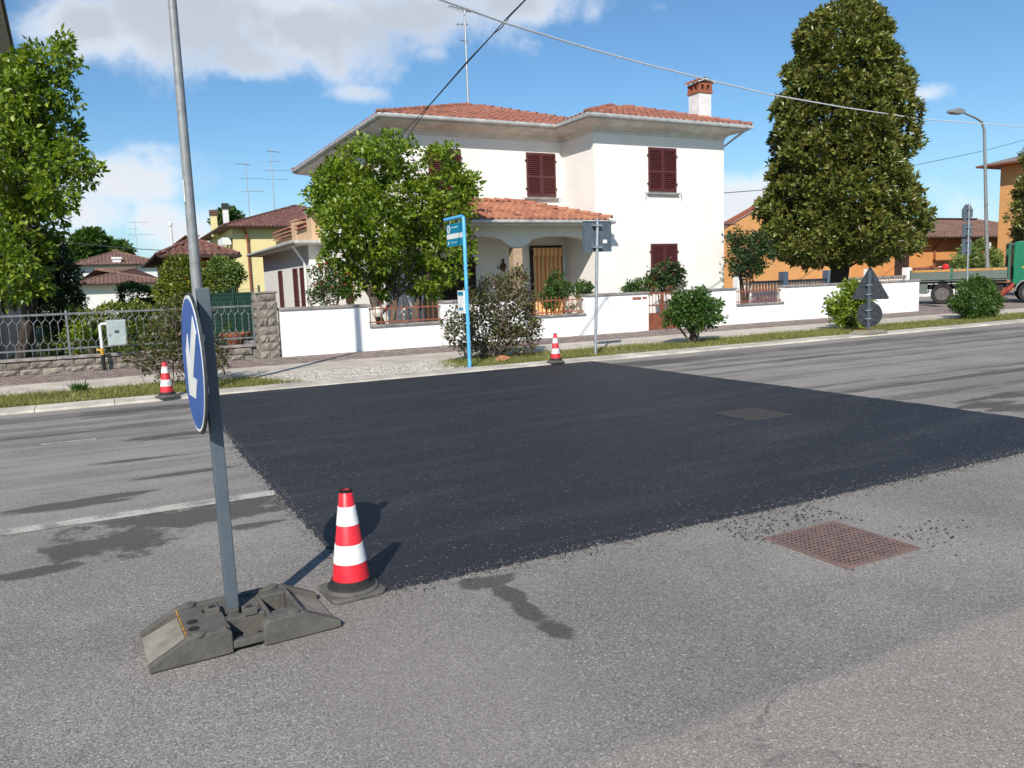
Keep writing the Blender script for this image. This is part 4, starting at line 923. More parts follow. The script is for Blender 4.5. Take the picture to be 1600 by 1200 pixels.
MB().box(15.9, 16.1, wy-.20, wy+.16, .131, .14).build('marking_stripe', 'yellow_mark', bs2)
ss = thing('stop_sign', 'octagonal sign over two rectangular plates, seen from behind on a thin pole', 'road sign', (27.95, 18.0, 0))
MB().tube([(27.92, 18.0, 0), (27.84, 18.0, 3.78)], .032, 10).build('pole', 'steel', ss, smooth=True)
MB().prism([(27.83+.33*math.cos(R(22.5+45*i)), 3.46+.33*math.sin(R(22.5+45*i))) for i in range(8)], 18.04, 18.06, 'y').build('octagon_plate', 'sign_back', ss)
MB().box(27.58, 28.12, 18.04, 18.06, 2.62, 3.08).build('direction_plate', 'sign_back', ss); MB().box(27.58, 28.12, 18.04, 18.06, 1.98, 2.55).build('direction_plate', 'sign_back', ss)
for z in (3.6, 3.3, 2.95, 2.7, 2.45, 2.1): MB().box(27.76, 27.98, 17.96, 18.04, z-.015, z+.015).build('clamp', 'steel', ss)
fl = thing('street_lamp', 'slender grey street lamp with a long curved arm behind the truck', 'street lamp', (38.9, 24, 0))
MB().tube([(38.9, 24, 0), (38.75, 24, 1.4), (38.1, 24, 7.6), (38.05, 24, 8.0), (37.85, 24, 8.35), (37.4, 24, 8.5), (36.3, 24, 8.72)], [.10, .09, .065, .06, .055, .05, .04], 10).build('pole', 'pole_grey', fl, smooth=True)
MB().prism([(35.35, 8.62), (35.4, 8.74), (35.9, 8.86), (36.3, 8.82), (36.42, 8.70), (36.2, 8.60), (35.7, 8.58)], 23.85, 24.15, 'y').build('lamp_head', 'pole_grey', fl, bev=.04)
MB().box(38.66, 38.80, 23.88, 23.9, 2.4, 2.7).build('number_label', 'sign_white', fl)
gl = thing('garden_lamp', 'low garden lamp with a clear globe behind the railing', 'garden lamp', (6.0, 18.95, 0))
MB().lathe([(.07, .02), (.05, .2), (.035, .72), (.06, .78), (.05, .82)], (6.0, 18.95, 0), 12).build('stem', 'black', gl, smooth=True)
MB().lathe([(.03, .80), (.10, .83), (.135, .90), (.14, .95), (.13, 1.01), (.09, 1.06), (.03, 1.08)], (6.0, 18.95, 0), 18).build('globe', 'globe', gl, smooth=True)

# ------------------------------------------------------------------ trees
mg = thing('magnolia_tree', 'tall conical evergreen magnolia with glossy bronze-green leaves behind the white wall', 'tree', (24.75, 21, 0))
prof_z = np.array([1.75, 2.1, 2.5, 3.2, 4.5, 6.4, 8.0, 9.3, 9.95, 10.5, 10.9, 11.1]); prof_r = .885*np.array([1.7, 2.9, 3.35, 3.4, 3.15, 2.85, 2.55, 2.25, 1.95, 1.6, 1.1, .4])
def revolve_clumps(n, lo, hi):
    z = rng.uniform(1.75, 11.05, n*3); keep = rng.uniform(0, 3.5, n*3) < np.interp(z, prof_z, prof_r)+.3; z = z[keep][:n]; a = rng.uniform(0, 6.28, len(z))
    r_ = np.interp(z, prof_z, prof_r)*rng.uniform(lo, hi, len(z))*(1+.05*np.sin(a*5+z*1.7)+.04*np.sin(z*5+a*3)); d = np.stack([np.cos(a), np.sin(a), .35*np.ones(len(z))], -1)
    P_ = np.stack([r_*np.cos(a), r_*np.sin(a), z], -1); dm = np.sqrt(((P_[:, None]-BGH[None])**2).sum(-1)).min(1)     # boughs stand out, hollows lie between
    f_ = 1.03-.26*np.minimum(dm/.62, 1.0)**2; P_[:, :2] *= f_[:, None]
    return P_+np.array([24.75, 21, 0]), d
zb = rng.uniform(1.9, 11.0, 420); zb = zb[rng.uniform(0, 3.2, 420) < np.interp(zb, prof_z, prof_r)][:210]; ab = rng.uniform(0, 6.28, len(zb))
BGH = np.stack([np.interp(zb, prof_z, prof_r)*np.cos(ab), np.interp(zb, prof_z, prof_r)*np.sin(ab), zb], -1)
C, Dv = revolve_clumps(5200, .88, 1.0); Cs, Ds = revolve_clumps(1800, .5, .85); C = np.concatenate([C, Cs]); Dv = np.concatenate([Dv, Ds]); per = 15
d = rng.normal(0, 1, (len(C), per, 3)); d /= np.linalg.norm(d, axis=2)[..., None]; d = d*.75+Dv[:, None]*.75; d /= np.linalg.norm(d, axis=2)[..., None]
leaves('crown', (C[:, None]+d*rng.uniform(.02, .12, (len(C), per, 1))).reshape(-1, 3), d.reshape(-1, 3), .185, 'leaf_magnolia', mg, .42, .15, .30)
mb = MB().tube([(24.6, 21, 0), (24.65, 21, .9), (24.7, 21, 2.2), (24.85, 21, 6), (24.85, 21, 10.5)], [.30, .26, .22, .14, .04], 10).tube([(25.0, 21.1, 0), (25.1, 21.1, 1.2), (25.4, 21, 3.5), (25.6, 21.1, 7)], [.24, .2, .14, .05], 9)
for i in range(16):
    a = i*2.4; z = 1.5+i*.45; rr_ = .72*float(np.interp(z+.7, prof_z, prof_r)); mb.tube(limb((24.8, 21, z), (24.8+rr_*math.cos(a), 21+rr_*math.sin(a), z+.7), .09, .02, .04)[0], [.06, .055, .05, .04, .03, .02], 6)
mb.build('trunk', 'bark_dark', mg, smooth=True)
kw = dict(per_m2=8.2, cr=.20, per=34, L=.125, aspect=.55, up=.15)
B = balls_px([(596, 232, 28), (575, 262, 45), (528, 282, 34), (508, 310, 26), (555, 318, 52), (615, 300, 44), (680, 262, 32), (700, 292, 36), (726, 290, 20), (650, 335, 50), (590, 365, 52), (538, 352, 42),
              (690, 345, 40), (640, 400, 48), (580, 415, 40), (700, 405, 36), (535, 402, 30), (665, 440, 32), (600, 448, 20), (715, 375, 24), (545, 445, 18), (625, 250, 22), (736, 282, 10), (560, 222, 9), (612, 215, 8), (640, 232, 9), (700, 238, 10), (742, 300, 8), (722, 330, 12), (728, 400, 12), (500, 330, 10), (498, 290, 8), (520, 255, 10), (545, 240, 9)], 20.0, .75)
st = [((6.65, 20.0, 0), (6.2, 20.1, 1.45), .13, .085), ((6.7, 20, .65), (6.95, 20.1, 1.6), .08, .07), ((7.5, 20.2, 0), (7.55, 20.1, 1.5), .11, .08), ((6.2, 20.1, 1.4), (6.3, 20, 3.6), .085, .05), ((7.5, 20.1, 1.4), (7.7, 20, 3.6), .08, .05)]
tree('garden_tree', 'bushy bright green garden tree with two dark trunks in front of the house', 'tree', (6.8, 20.0, 0), B, 'leaf_bright', None, .13, kw, stems=st, nl=26)
B = balls_px([(82, 72, 20), (58, 100, 32), (98, 108, 22), (30, 120, 34), (10, 150, 40), (62, 150, 36), (100, 150, 16), (30, 190, 45), (78, 200, 40), (10, 240, 48), (60, 250, 46), (100, 255, 34), (132, 268, 20), (40, 300, 46), (85, 300, 32), (15, 350, 40), (60, 345, 34), (30, 395, 36), (5, 410, 40), (60, 405, 26), (15, 445, 34), (45, 440, 24)], 21.0, .9)
tree('street_tree', 'loose light green broadleaf tree growing behind the metal fence', 'tree', (-1.85, 21.2, 0), B, 'leaf_bright', (-1.6, 21.1, 4.6), .17, dict(per_m2=8, cr=.22, per=32, L=.135, aspect=.55, up=.1), bark='bark_dark', nl=22)
B = balls_px([(75, 400, 28), (95, 430, 26), (60, 440, 30), (100, 470, 24), (75, 490, 26), (105, 510, 22), (60, 380, 24), (90, 540, 20)], 22.2, .5)
tree('evergreen_shrub', 'dark dense evergreen bush under the broadleaf tree', 'bush', (-.95, 22.2, 0), B, 'leaf_dark', (-.9, 22.2, 1.6), .08, dict(per_m2=60, cr=.2, per=30, L=.075, aspect=.4))
B = balls_px([(1612, 245, 12), (1612, 290, 18), (1598, 335, 18), (1612, 362, 24), (1604, 385, 14), (1640, 300, 44), (1655, 240, 34), (1655, 370, 40)], 22.5, .6)
tree('evergreen_tree', 'dark glossy evergreen tree beside the tall orange building', 'tree', (39.6, 22.5, 0), B, 'leaf_magnolia', (39.6, 22.5, 5), .2, dict(per_m2=18, cr=.25, per=20, L=.20, aspect=.4), bark='bark_dark')
# shrubs on the verge
G1 = 'shrubs on the grass verge'
def shrub(name, label, px, Y, lst, leaf, kw, stems_n=7, r=.014, flower=None, bark='bark', depth=.35, group=G1):
    b0 = onY(px[0], px[1], Y); base_ = (b0.x, Y, .015); cxp_, cyp_ = sum(q[0] for q in lst)/len(lst), sum(q[1] for q in lst)/len(lst)
    lst = list(lst)+[(x+(x-cxp_)*.0+rp_*1.05*math.cos(a_), y+rp_*1.05*math.sin(a_)*.9-rp_*.15, rp_*.28) for (x, y, rp_) in lst for a_ in (random.uniform(-2.6, -.5), random.uniform(0, 6.28)) if random.random() < .8]
    B_ = balls_px(lst, Y, depth); c0 = Vector((0, 0, 0))
    for c_, _ in B_: c0 += Vector(c_)/len(B_)
    st_ = []
    for i in range(stems_n):
        q = Vector(random.choice(B_)[0]); st_.append(((b0.x+random.gauss(0, .05), Y+random.gauss(0, .05), 0), tuple(q), r*1.6, r*.6))
    s_ = tree(name, label, 'shrub', base_, B_, leaf, None, r, kw, bark, group, st_, nl=20)
    if flower: tag(crown('flowers', B_, s_, flower[0], flower[1], .2, 3, flower[2], .8)[0], kind='stuff')
    return s_
shrub('verge_shrub', 'thin wiry shrub with reddish leaves behind the round blue sign', (283, 606), 14.1, [(270, 500, 30), (250, 530, 32), (225, 555, 24), (290, 540, 32), (320, 560, 26), (335, 545, 18), (270, 575, 26), (210, 560, 12), (305, 490, 22), (300, 590, 14), (345, 575, 8)],
      'leaf_bronze', dict(per_m2=34, cr=.13, per=11, L=.062, aspect=.5, up=.2), 12, .007)
shrub('verge_shrub', 'wide airy dark-leaved shrub with pale pink flowers by the bus stop', (770, 563), 14.3, [(770, 455, 28), (800, 445, 24), (745, 475, 28), (720, 500, 24), (790, 490, 36), (760, 510, 34), (815, 500, 28), (720, 525, 22), (815, 535, 22), (775, 540, 28), (700, 515, 12), (835, 520, 12), (745, 545, 18), (825, 470, 14)],
      'leaf_bronze', dict(per_m2=46, cr=.13, per=11, L=.066, aspect=.52, up=.2), 22, .007, ('flower_pink', 12, .04), 'bark')
shrub('verge_shrub', 'rounded dark green shrub with short stems in front of the gate', (1083, 537), 14.1, [(1080, 476, 20), (1060, 486, 19), (1100, 486, 19), (1050, 498, 12), (1085, 496, 18), (1108, 498, 14), (1070, 502, 10), (1118, 480, 9), (1120, 500, 9), (1060, 470, 10), (1095, 465, 12)],
      'leaf_mid', dict(per_m2=60, cr=.12, per=16, L=.075, aspect=.55, up=.3), 9, .02)
shrub('verge_shrub', 'bright green shrub half hidden by the triangular sign', (1328, 513), 14.4, [(1330, 462, 20), (1312, 475, 16), (1345, 470, 18), (1325, 485, 20), (1345, 488, 16), (1312, 495, 14), (1330, 500, 14), (1352, 490, 10), (1330, 450, 12)],
      'leaf_bright', dict(per_m2=60, cr=.13, per=16, L=.085, aspect=.5, up=.3), 8, .022)
shrub('verge_shrub', 'dense round green shrub in front of the green truck', (1527, 497), 14.4, [(1525, 462, 22), (1505, 470, 16), (1545, 468, 16), (1525, 480, 20), (1502, 478, 12), (1548, 480, 12), (1520, 450, 13), (1535, 452, 12), (1512, 486, 8), (1540, 488, 8)],
      'leaf_mid', dict(per_m2=60, cr=.14, per=16, L=.085, aspect=.5, up=.3), 8, .022)
# plants behind the white wall
G2 = 'rose bushes in the front garden'
rk = dict(per_m2=70, cr=.11, per=14, L=.075, aspect=.6, up=.2)
shrub('rose_bush', 'leafy rose climbing in front of the striped curtain', (862, 500), 19.2, [(868, 440, 12), (878, 452, 12), (858, 465, 13), (866, 455, 10), (862, 478, 8)], 'leaf_mid', rk, 4, .012, group=G2)
shrub('rose_bush', 'small round rose standing between the curtain and the signpost', (905, 495), 19.2, [(912, 450, 10), (905, 456, 8), (918, 455, 8)], 'leaf_mid', rk, 3, .012, group=G2)
shrub('rose_bush', 'low pale green rose with red blooms above the railing', (895, 495), 19.0, [(893, 478, 7), (905, 482, 7), (885, 485, 6)], 'leaf_lightgreen', dict(per_m2=40, cr=.07, per=8, L=.05), 3, .008, ('flower_red', 14, .05), group=G2)
shrub('rose_bush', 'spreading low bush peeping over the wall left of the gate', (1000, 495), 19.3, [(990, 452, 10), (1005, 447, 11), (1018, 450, 9), (978, 455, 6), (1000, 456, 9)], 'leaf_mid', rk, 4, .012, group=G2)
shrub('rose_bush', 'large dark rose bush behind the garden gate', (1042, 495), 19.6, [(1040, 425, 15), (1055, 430, 14), (1025, 432, 11), (1045, 445, 12), (1062, 442, 8), (1032, 445, 8)], 'leaf_dark', rk, 5, .014, ('flower_red', 2, .05), group=G2)
shrub('camellia_bush', 'glossy dark green bush with reddish tips beside the annex', (505, 500), 19.9, [(510, 435, 18), (495, 450, 14), (525, 445, 16), (510, 460, 18), (535, 455, 10), (490, 465, 9), (500, 425, 9)], 'leaf_mid', dict(per_m2=34, cr=.12, per=12, L=.08, aspect=.45), 5, .014, ('flower_red', 1.5, .06), group=G2)
shrub('fruit_tree', 'small dark straggly tree between the house and the magnolia', (1162, 490), 20.4, [(1160, 388, 18), (1150, 372, 12), (1175, 400, 18), (1152, 405, 16), (1185, 380, 16), (1165, 425, 14), (1195, 405, 14), (1148, 425, 8), (1180, 425, 8)], 'leaf_dark', dict(per_m2=26, cr=.16, per=16, L=.10, aspect=.5), 5, .028, bark='bark_dark', group=G2)
# hedges and bushes of the neighbour's garden
def hedge(name, label, x0, x1, y0, y1, z1, leaf, dens=240, L=.075):
    h_ = thing(name, label, 'hedge', ((x0+x1)/2, (y0+y1)/2, 0)); n = int(dens*((x1-x0)*(z1+(y1-y0))+2*(y1-y0)*z1))
    P = np.stack([rng.uniform(x0, x1, n), rng.uniform(y0, y1, n), rng.uniform(.1, z1, n)], -1); f = rng.integers(0, 4, n)
    P[f == 0, 1] = y0; P[f == 1, 2] = z1; P[f == 2, 0] = np.where(rng.uniform(0, 1, (f == 2).sum()) < .5, x0, x1)
    P += rng.normal(0, .05, P.shape); P[:, 2] += .06*np.sin(P[:, 0]*4)+.04*np.sin(P[:, 0]*9+1); O = np.zeros_like(P); O[f == 0, 1] = -1; O[f == 1, 2] = 1; O[:, 2] += .3
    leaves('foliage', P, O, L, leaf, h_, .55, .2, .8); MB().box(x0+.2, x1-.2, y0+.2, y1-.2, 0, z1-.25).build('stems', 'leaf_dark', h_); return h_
hedge('hedge', 'clipped yellow-green hedge behind the metal fence', -.75, 1.3, 20.6, 21.5, 1.25, 'leaf_hedge', 1100)
hedge('hedge', 'taller mid-green hedge in front of the brown-roofed house', .4, 1.9, 23.0, 24.0, 1.75, 'leaf_mid', 1100)
B = balls_px([(285, 430, 30), (300, 455, 34), (275, 460, 28), (320, 470, 30), (290, 490, 30), (330, 500, 24), (265, 490, 20), (340, 480, 18), (300, 520, 24)], 20.4, .4)
tree('laurel_bush', 'large dark green clipped bush behind the lamp post', 'bush', (1.6, 20.4, 0), B, 'leaf_hedge', (1.6, 20.4, 1.2), .05, dict(per_m2=70, cr=.14, per=24, L=.07, aspect=.5))
B = balls_px([(345, 420, 18), (362, 425, 15), (335, 435, 16), (355, 440, 16), (372, 432, 9), (345, 452, 10)], 21.6, .3)
tree('variegated_bush', 'pale variegated bush beside the yellow house', 'bush', (2.75, 21.6, 0), B, 'leaf_lightgreen', (2.75, 21.6, 1.6), .04, dict(per_m2=80, cr=.12, per=24, L=.075, aspect=.45))
B = balls_px([(130, 520, 14), (115, 530, 12), (145, 535, 12), (100, 540, 8)], 19.3, .15)
tree('garden_plant', 'low leafy plant behind the fence near the meter box', 'plant', (-.3, 19.3, 0), B, 'leaf_bright', (-.3, 19.3, .4), .015, dict(per_m2=36, cr=.10, per=10, L=.11, aspect=.5, up=.5))
tuft = onY(126, 613, 14.5); n = 120; a = rng.uniform(0, 6.28, n)
wd_ = thing('weed_tuft', 'tall tuft of weeds on the verge below the stone wall', 'weed', (tuft.x, 14.5, .015))
leaves('blades', np.stack([tuft.x+rng.normal(0, .05, n), 14.5+rng.normal(0, .04, n), np.full(n, .02)], -1), np.stack([np.cos(a)*.7, np.sin(a)*.7, np.full(n, 1.0)], -1), .16, 'leaf_mid', wd_, .12, .2, .2)
for (px_, py_, Y_, lab) in ((785, 566, 13.75, 'red-brown lump of stone at the foot of the airy shrub'),):
    p_ = onY(px_, py_, Y_); rk_ = MB().lathe([(.10, 0), (.14, .04), (.12, .09), (.05, .12)], (p_.x, Y_, .015), 9)
    rk_.v = [(x+random.gauss(0, .015), y+random.gauss(0, .012), z+random.gauss(0, .008)) for x, y, z in rk_.v]; tag(rk_.build('stone', 'rock_red'), lab, 'stone')

# ------------------------------------------------------------------ houses further back
def hip_house(name, label, x0, x1, y0, y1, he, hr, wall, tile, ov=.6, tw=.3, tl=.45, ridge_axis='x', inset=None):
    h_ = thing(name, label, 'house', ((x0+x1)/2, y0, 0)); MB().box(x0, x1, y0, y1, 0, he).build('wall', wall, h_)
    a, b, c_, d_ = x0-ov, x1+ov, y0-ov, y1+ov; i_ = inset if inset else min(b-a, d_-c_)/2
    if ridge_axis == 'x': r0, r1 = (a+i_, (c_+d_)/2, hr), (b-i_, (c_+d_)/2, hr); F_ = [[(a, c_, he), (b, c_, he), r1, r0], [(a, d_, he), (a, c_, he), r0], [(b, c_, he), (b, d_, he), r1], [(b, d_, he), (a, d_, he), r0, r1]]
    else: r0, r1 = ((a+b)/2, c_+i_, hr), ((a+b)/2, d_-i_, hr); F_ = [[(a, c_, he), (b, c_, he), r0], [(a, d_, he), (a, c_, he), r0, r1], [(b, c_, he), (b, d_, he), r1, r0], [(b, d_, he), (a, d_, he), r1]]
    rf = MB()
    for f in F_: rf.poly([low(p) for p in f])
    rf.poly([(a, c_, he-.10), (b, c_, he-.10), (b, d_, he-.10), (a, d_, he-.10)])
    for q in ((a, c_, b, c_), (b, c_, b, d_), (b, d_, a, d_), (a, d_, a, c_)): rf.poly([(q[0], q[1], he-.10), (q[2], q[3], he-.10), (q[2], q[3], he-.012), (q[0], q[1], he-.012)])
    rf = rf.build('roof', tile, h_); tm_ = MB()
    for f in F_: tile_face(f, tw, tl, into=tm_)
    tag(tm_.build('roof_tiles', tile, rf), kind='stuff')
    rm_ = MB(); E_ = [(F_[0][0], r0), (F_[0][1], r1 if ridge_axis == 'x' else r0), (r0, r1)]
    for p, q in E_: rm_.tube([Vector(p)+Vector((0, 0, .04)), Vector(q)+Vector((0, 0, .04))], .10, 6)
    rm_.build('ridge_cap', tile, rf)
    MB().tube([(a-.05, d_, he-.05), (a-.05, c_-.05, he-.05), (b+.05, c_-.05, he-.05), (b+.05, d_, he-.05)], .07, 6).build('gutter', 'dark_wood', h_)
    return h_
red = hip_house('red_house', 'small dark red house with brown tiled hip roof', 2.85, 4.9, 38.4, 50, 3.25, 4.05, 'red_wall', 'dark_tile', .7, ridge_axis='y', inset=1.9)
for i in range(4): MB().box(2.2+i*1.05, 2.3+i*1.05, 37.8, 38.4, 3.0, 3.1).build('rafter', 'dark_wood', red)
MB().tube([(2.05, 37.9, 3.15), (2.3, 38.0, 2.8), (2.72, 38.3, 2.5), (2.72, 38.3, .1)], .05, 6).build('downpipe', 'dark_wood', red)
MB().tube([(3.0, 40, 3.35), (3.0, 40, 4.7)], .06, 8).lathe([(.1, 4.7), (.1, 4.82), (.03, 4.9)], (3.0, 40, 0), 8).build('flue', 'white_plastic', red)
MB().prism([(37.3, 1.0), (38.2, 2.6), (38.3, 2.55), (37.45, .98)], 2.2, 2.35, 'x').box(2.2, 2.7, 37.4, 38.3, .8, .95).build('stair', 'beige_wall', red)
yel = hip_house('yellow_house', 'pale yellow two-storey house with maroon tiled hip roof', 8.6, 20.5, 60.3, 74, 6.25, 8.4, 'yellow_wall', 'dark_tile', .75, ridge_axis='y', inset=7)
MB().tube([(9.2, 59.7, 6.15), (9.5, 60.0, 5.8), (9.6, 60.2, 5.2), (9.6, 60.2, .2)], .09, 8).build('downpipe', 'gate_brown', yel)
MB().box(13.0, 14.0, 60.22, 60.3, 3.4, 5.2).build('window', 'dark_wood', yel); MB().box(16.0, 17.0, 60.22, 60.3, 3.4, 5.2).build('window', 'dark_wood', yel)
for (x, y, z0, z1, w_, m_) in ((8.05, 65.6, 5.9, 7.5, .45, 'yellow_wall'), (8.55, 62.6, 6.2, 7.7, .38, 'chimney_white')):
    c_ = MB().box(x-w_/2, x+w_/2, y-w_/2, y+w_/2, z0, z1).build('chimney', m_, yel); mm = MB()
    for i in range(4): mm.box(x-w_/2-.06, x+w_/2+.06, y-w_/2-.06, y+w_/2+.06, z1+i*.12, z1+i*.12+.07)
    mm.box(x-w_/2+.05, x+w_/2-.05, y-w_/2+.05, y+w_/2-.05, z1, z1+.44); mm.build('chimney_pot', 'brown_tile' if m_ == 'yellow_wall' else 'box_dark', c_)
MB().box(7.9, 8.5, 60.5, 61.6, 5.0, 5.5).box(7.95, 8.4, 62.4, 63.4, 5.0, 5.5).build('air_conditioner', 'white_plastic', yel)
antenna('house_antenna', 'taller of two spindly aerials on the maroon roof', (12.9, 66.5, 7.75), 5.15, [(4.95, .9, .3, 1.2, 6, .35), (4.15, .9, -.5, 1.1, 4, .25), (3.45, .95, -.3, 2.2, 9, .22), (2.75, 1, -.25, 1.8, 8, .22)], 'aerials on the yellow house')
antenna('house_antenna', 'shorter of two spindly aerials on the maroon roof', (10.9, 66.5, 7.1), 4.7, [(4.5, -.9, -.3, 1.2, 6, .35), (3.4, .95, -.3, 1.8, 8, .22), (2.4, .95, -.3, 1.8, 8, .22)], 'aerials on the yellow house')
ap = thing('archway', 'thin rusty garden arch in front of the yellow wall', 'arch', (6.2, 44, 0))
MB().tube([(5.0, 44, 0), (5.0, 44, 2.4), (5.15, 44, 2.75), (5.6, 44, 2.95), (6.1, 44, 2.75), (6.3, 44, 2.4), (6.35, 44, 0)], .035, 8).build('hoop', 'rust_red', ap, smooth=True)
MB().box(5.0, 6.35, 43.97, 44.03, 1.0, 1.05).box(5.0, 6.35, 43.97, 44.03, .2, .25).build('crossbar', 'rust_red', ap)
wh = hip_house('bungalow', 'low white house with brown tiled roof beyond the hedge', -2.2, 4.6, 80, 92, 2.75, 4.2, 'white_house', 'brown_tile', .8, .35, .5, 'x', 6)
wh2 = hip_house('white_house', 'white house with brown hip roof rising behind the bungalow', -2.6, 6.0, 104, 116, 5.3, 7.2, 'white_house', 'brown_tile', .8, .4, .6, 'x', 5.4)
MB().box(1.2, 2.1, 103.9, 104.6, 2.5, 5.9).box(1.1, 2.2, 103.8, 104.7, 5.9, 6.15).build('chimney', 'chimney_white', wh2)
wh3 = thing('pale_block', 'plain pale house wall at the edge of the broadleaf tree', 'house', (-5.2, 96, 0)); MB().box(-7.5, -3.3, 96, 104, 0, 4.6).build('wall', 'white_house', wh3); MB().box(-7.8, -3.0, 95.7, 104.3, 4.6, 4.8).build('roof', 'white_house', wh3)
antenna('far_antenna', 'faint aerial on the white house behind the bungalow', (4.1, 108, 6.2), 4.4, [(4.3, 1, 0, 2.2, 6, .3), (3.5, -1, 0, 1.2, 3, .3), (2.8, 1, 0, 3, 6, .3)], r=.03)
B = balls_px([(135, 385, 20), (145, 372, 12), (165, 392, 18), (120, 400, 12), (185, 395, 14), (195, 405, 9), (150, 400, 20)], 125, 3)
tree('broadleaf_tree', 'dark round tree rising behind the brown roofs', 'tree', (1.5, 125, 0), B, 'leaf_mid', (1.5, 125, 6), .4, dict(per_m2=3, cr=.8, per=60, L=.45, aspect=.6))
B = balls_px([(350, 338, 12), (362, 336, 10), (340, 345, 8), (372, 340, 6)], 90, 1)
tree('broadleaf_tree', 'green treetop showing over the maroon roof', 'tree', (12.6, 90, 0), B, 'leaf_mid', (12.6, 90, 9), .3, dict(per_m2=5, cr=.4, per=30, L=.3, aspect=.6))
# grey neighbour house on the left edge; its long eave runs away from the street
nb = thing('grey_house', 'tall grey house with overhanging eave behind the broadleaf tree', 'house', (-5, 21.5, 0)); RZ = Matrix.Translation((-1.45, 21.4, 0)) @ Matrix.Rotation(R(2.05), 4, 'Z')
MB().box(-11, -.85, 0, 20, 0, 8.1).build('wall', 'grey_wall', nb, xf=RZ); MB().box(-11.5, 0, -.8, 20.8, 8.02, 8.14).build('eave_slab', 'soffit', nb, xf=RZ)
MB().tube([(0, -.8, 8.1), (0, 20.8, 8.1)], .07, 8).build('gutter', 'dark_wood', nb, xf=RZ)
MB().add([(-11.5, -.8, 8.15), (0.05, -.8, 8.15), (.05, 20.8, 8.15), (-11.5, 20.8, 8.15), (-5.8, 5, 10.3), (-5.8, 15, 10.3)], [(0, 1, 4), (1, 2, 5, 4), (2, 3, 5), (3, 0, 4, 5)]).build('roof', 'brown_tile', nb, xf=RZ)
for yy in (3, 8, 13):
    for z in (1.2, 4.4): MB().box(-.85, -.80, yy, yy+1.1, z, z+1.5).build('window', 'dark_wood', nb, xf=RZ)
# orange buildings on the right
ob = hip_house('orange_building', 'long low orange building with brown tiled roof across the side street', 40, 72, 38, 48, 3.75, 5.5, 'orange_wall', 'brown_tile', .9, .35, .5, 'x', 5.6)
for x in (44, 50.5, 57.5, 64): MB().box(x, x+1.5, 37.95, 38, 1.1, 2.7).build('window', 'dark_wood', ob)
for x in (47.8, 54.8): MB().tube([(x, 37.1, 3.6), (x, 37.6, 3.3), (x, 37.92, 3.0), (x, 37.92, .1)], .07, 8).build('downpipe', 'gate_brown', ob)
MB().box(42.2, 43.8, 37.94, 38, .1, 2.3).build('garage_door', 'red_wall', ob)
tb = thing('tall_orange_building', 'tall pale orange building with grey tiled roof at the street corner', 'building', (57, 25, 0))
MB().box(51, 63, 20, 31, 0, 7.75).build('wall', 'ochre_wall', tb)
MB().add([(50.0, 19, 7.85), (64, 19, 7.85), (64, 32, 7.85), (50.0, 32, 7.85), (56, 24.5, 9.7), (58, 26.5, 9.7)], [(0, 1, 5, 4), (1, 2, 5), (2, 3, 4, 5), (3, 0, 4)]).build('roof', 'mortar', tb)
MB().box(50.0, 64, 19, 32, 7.74, 7.84).build('eave', 'gate_brown', tb)
for z in (1.2, 4.4): MB().box(50.95, 51.0, 21, 22.2, z, z+1.5).build('window', 'dark_wood', tb)
om = thing('orange_house', 'ochre house with red gable edge behind the magnolia', 'house', (36, 33, 0))
MB().prism([(27.8, 0), (40.5, 0), (40.5, 3.2), (34.2, 5.7), (27.8, 2.95)], 33.4, 33.6, 'y').box(28.2, 40, 33.6, 42, 0, 2.9).build('wall', 'ochre_wall', om)
MB().prism([(27.1, 2.75), (34.2, 5.82), (41.2, 3.05), (41.2, 3.25), (34.2, 6.02), (27.1, 2.95)], 33.3, 33.62, 'y').build('gable_coping', 'brick', om)
MB().box(36.5, 38.2, 33.44, 33.5, .2, 2.2).build('garage_door', 'red_wall', om); MB().box(31.0, 32.6, 33.44, 33.5, 1.0, 1.3).build('window_ledge', 'tan_stone', om)
MB().box(39.0, 40.0, 33.44, 33.5, .9, 2.2).build('window', 'dark_wood', om)
ps = thing('pagoda_roof', 'small tiered brown eave showing beyond the corner of the cream house', 'roof', (27.3, 30.0, 0))
MB().box(25.2, 26.5, 30, 31.5, 0, 4.2).build('wall', 'ochre_wall', ps)
for z, o_ in ((3.35, .75), (3.95, .9)): MB().add([(25.2-o_, 30-o_, z), (26.5+o_, 30-o_, z), (26.5+o_, 31.5+o_, z), (25.2-o_, 31.5+o_, z), (25.5, 30.4, z+.45), (26.2, 30.4, z+.45), (26.2, 31.1, z+.45), (25.5, 31.1, z+.45)], [(0, 1, 5, 4), (1, 2, 6, 5), (2, 3, 7, 6), (3, 0, 4, 7), (4, 5, 6, 7), (0, 3, 2, 1)]).build('eave', 'brown_tile', ps)
# white balustrade between the gardens
ba = thing('balustrade', 'white balustrade with square posts in front of the ochre house', 'balustrade', (34, 28, 0))
MB().box(26.2, 43, 27.9, 28.1, 0, .35).build('plinth', 'white_wall', ba); MB().box(26.2, 43, 27.88, 28.12, 1.12, 1.22).build('handrail', 'coping', ba)
for x in (26.3, 29.2, 32.2, 35.2, 38.2, 41.2): MB().box(x-.16, x+.16, 27.84, 28.16, 0, 1.62).build('post', 'white_wall', ba)
bl_ = MB().lathe([(.05, .35), (.05, .42), (.075, .6), (.04, .9), (.06, 1.12)], (0, 0, 0), 8).mesh('baluster', 'white_wall')
for i in range(84):
    x = 26.5+i*.195
    if min(abs(x-q) for q in (26.3, 29.2, 32.2, 35.2, 38.2, 41.2)) > .2: link('baluster', bl_, ba, Matrix.Translation((x, 28, 0)))
B = balls_px([(1510, 402, 14), (1530, 392, 15), (1548, 405, 14), (1525, 410, 16), (1500, 412, 10), (1556, 412, 8)], 30, .6)
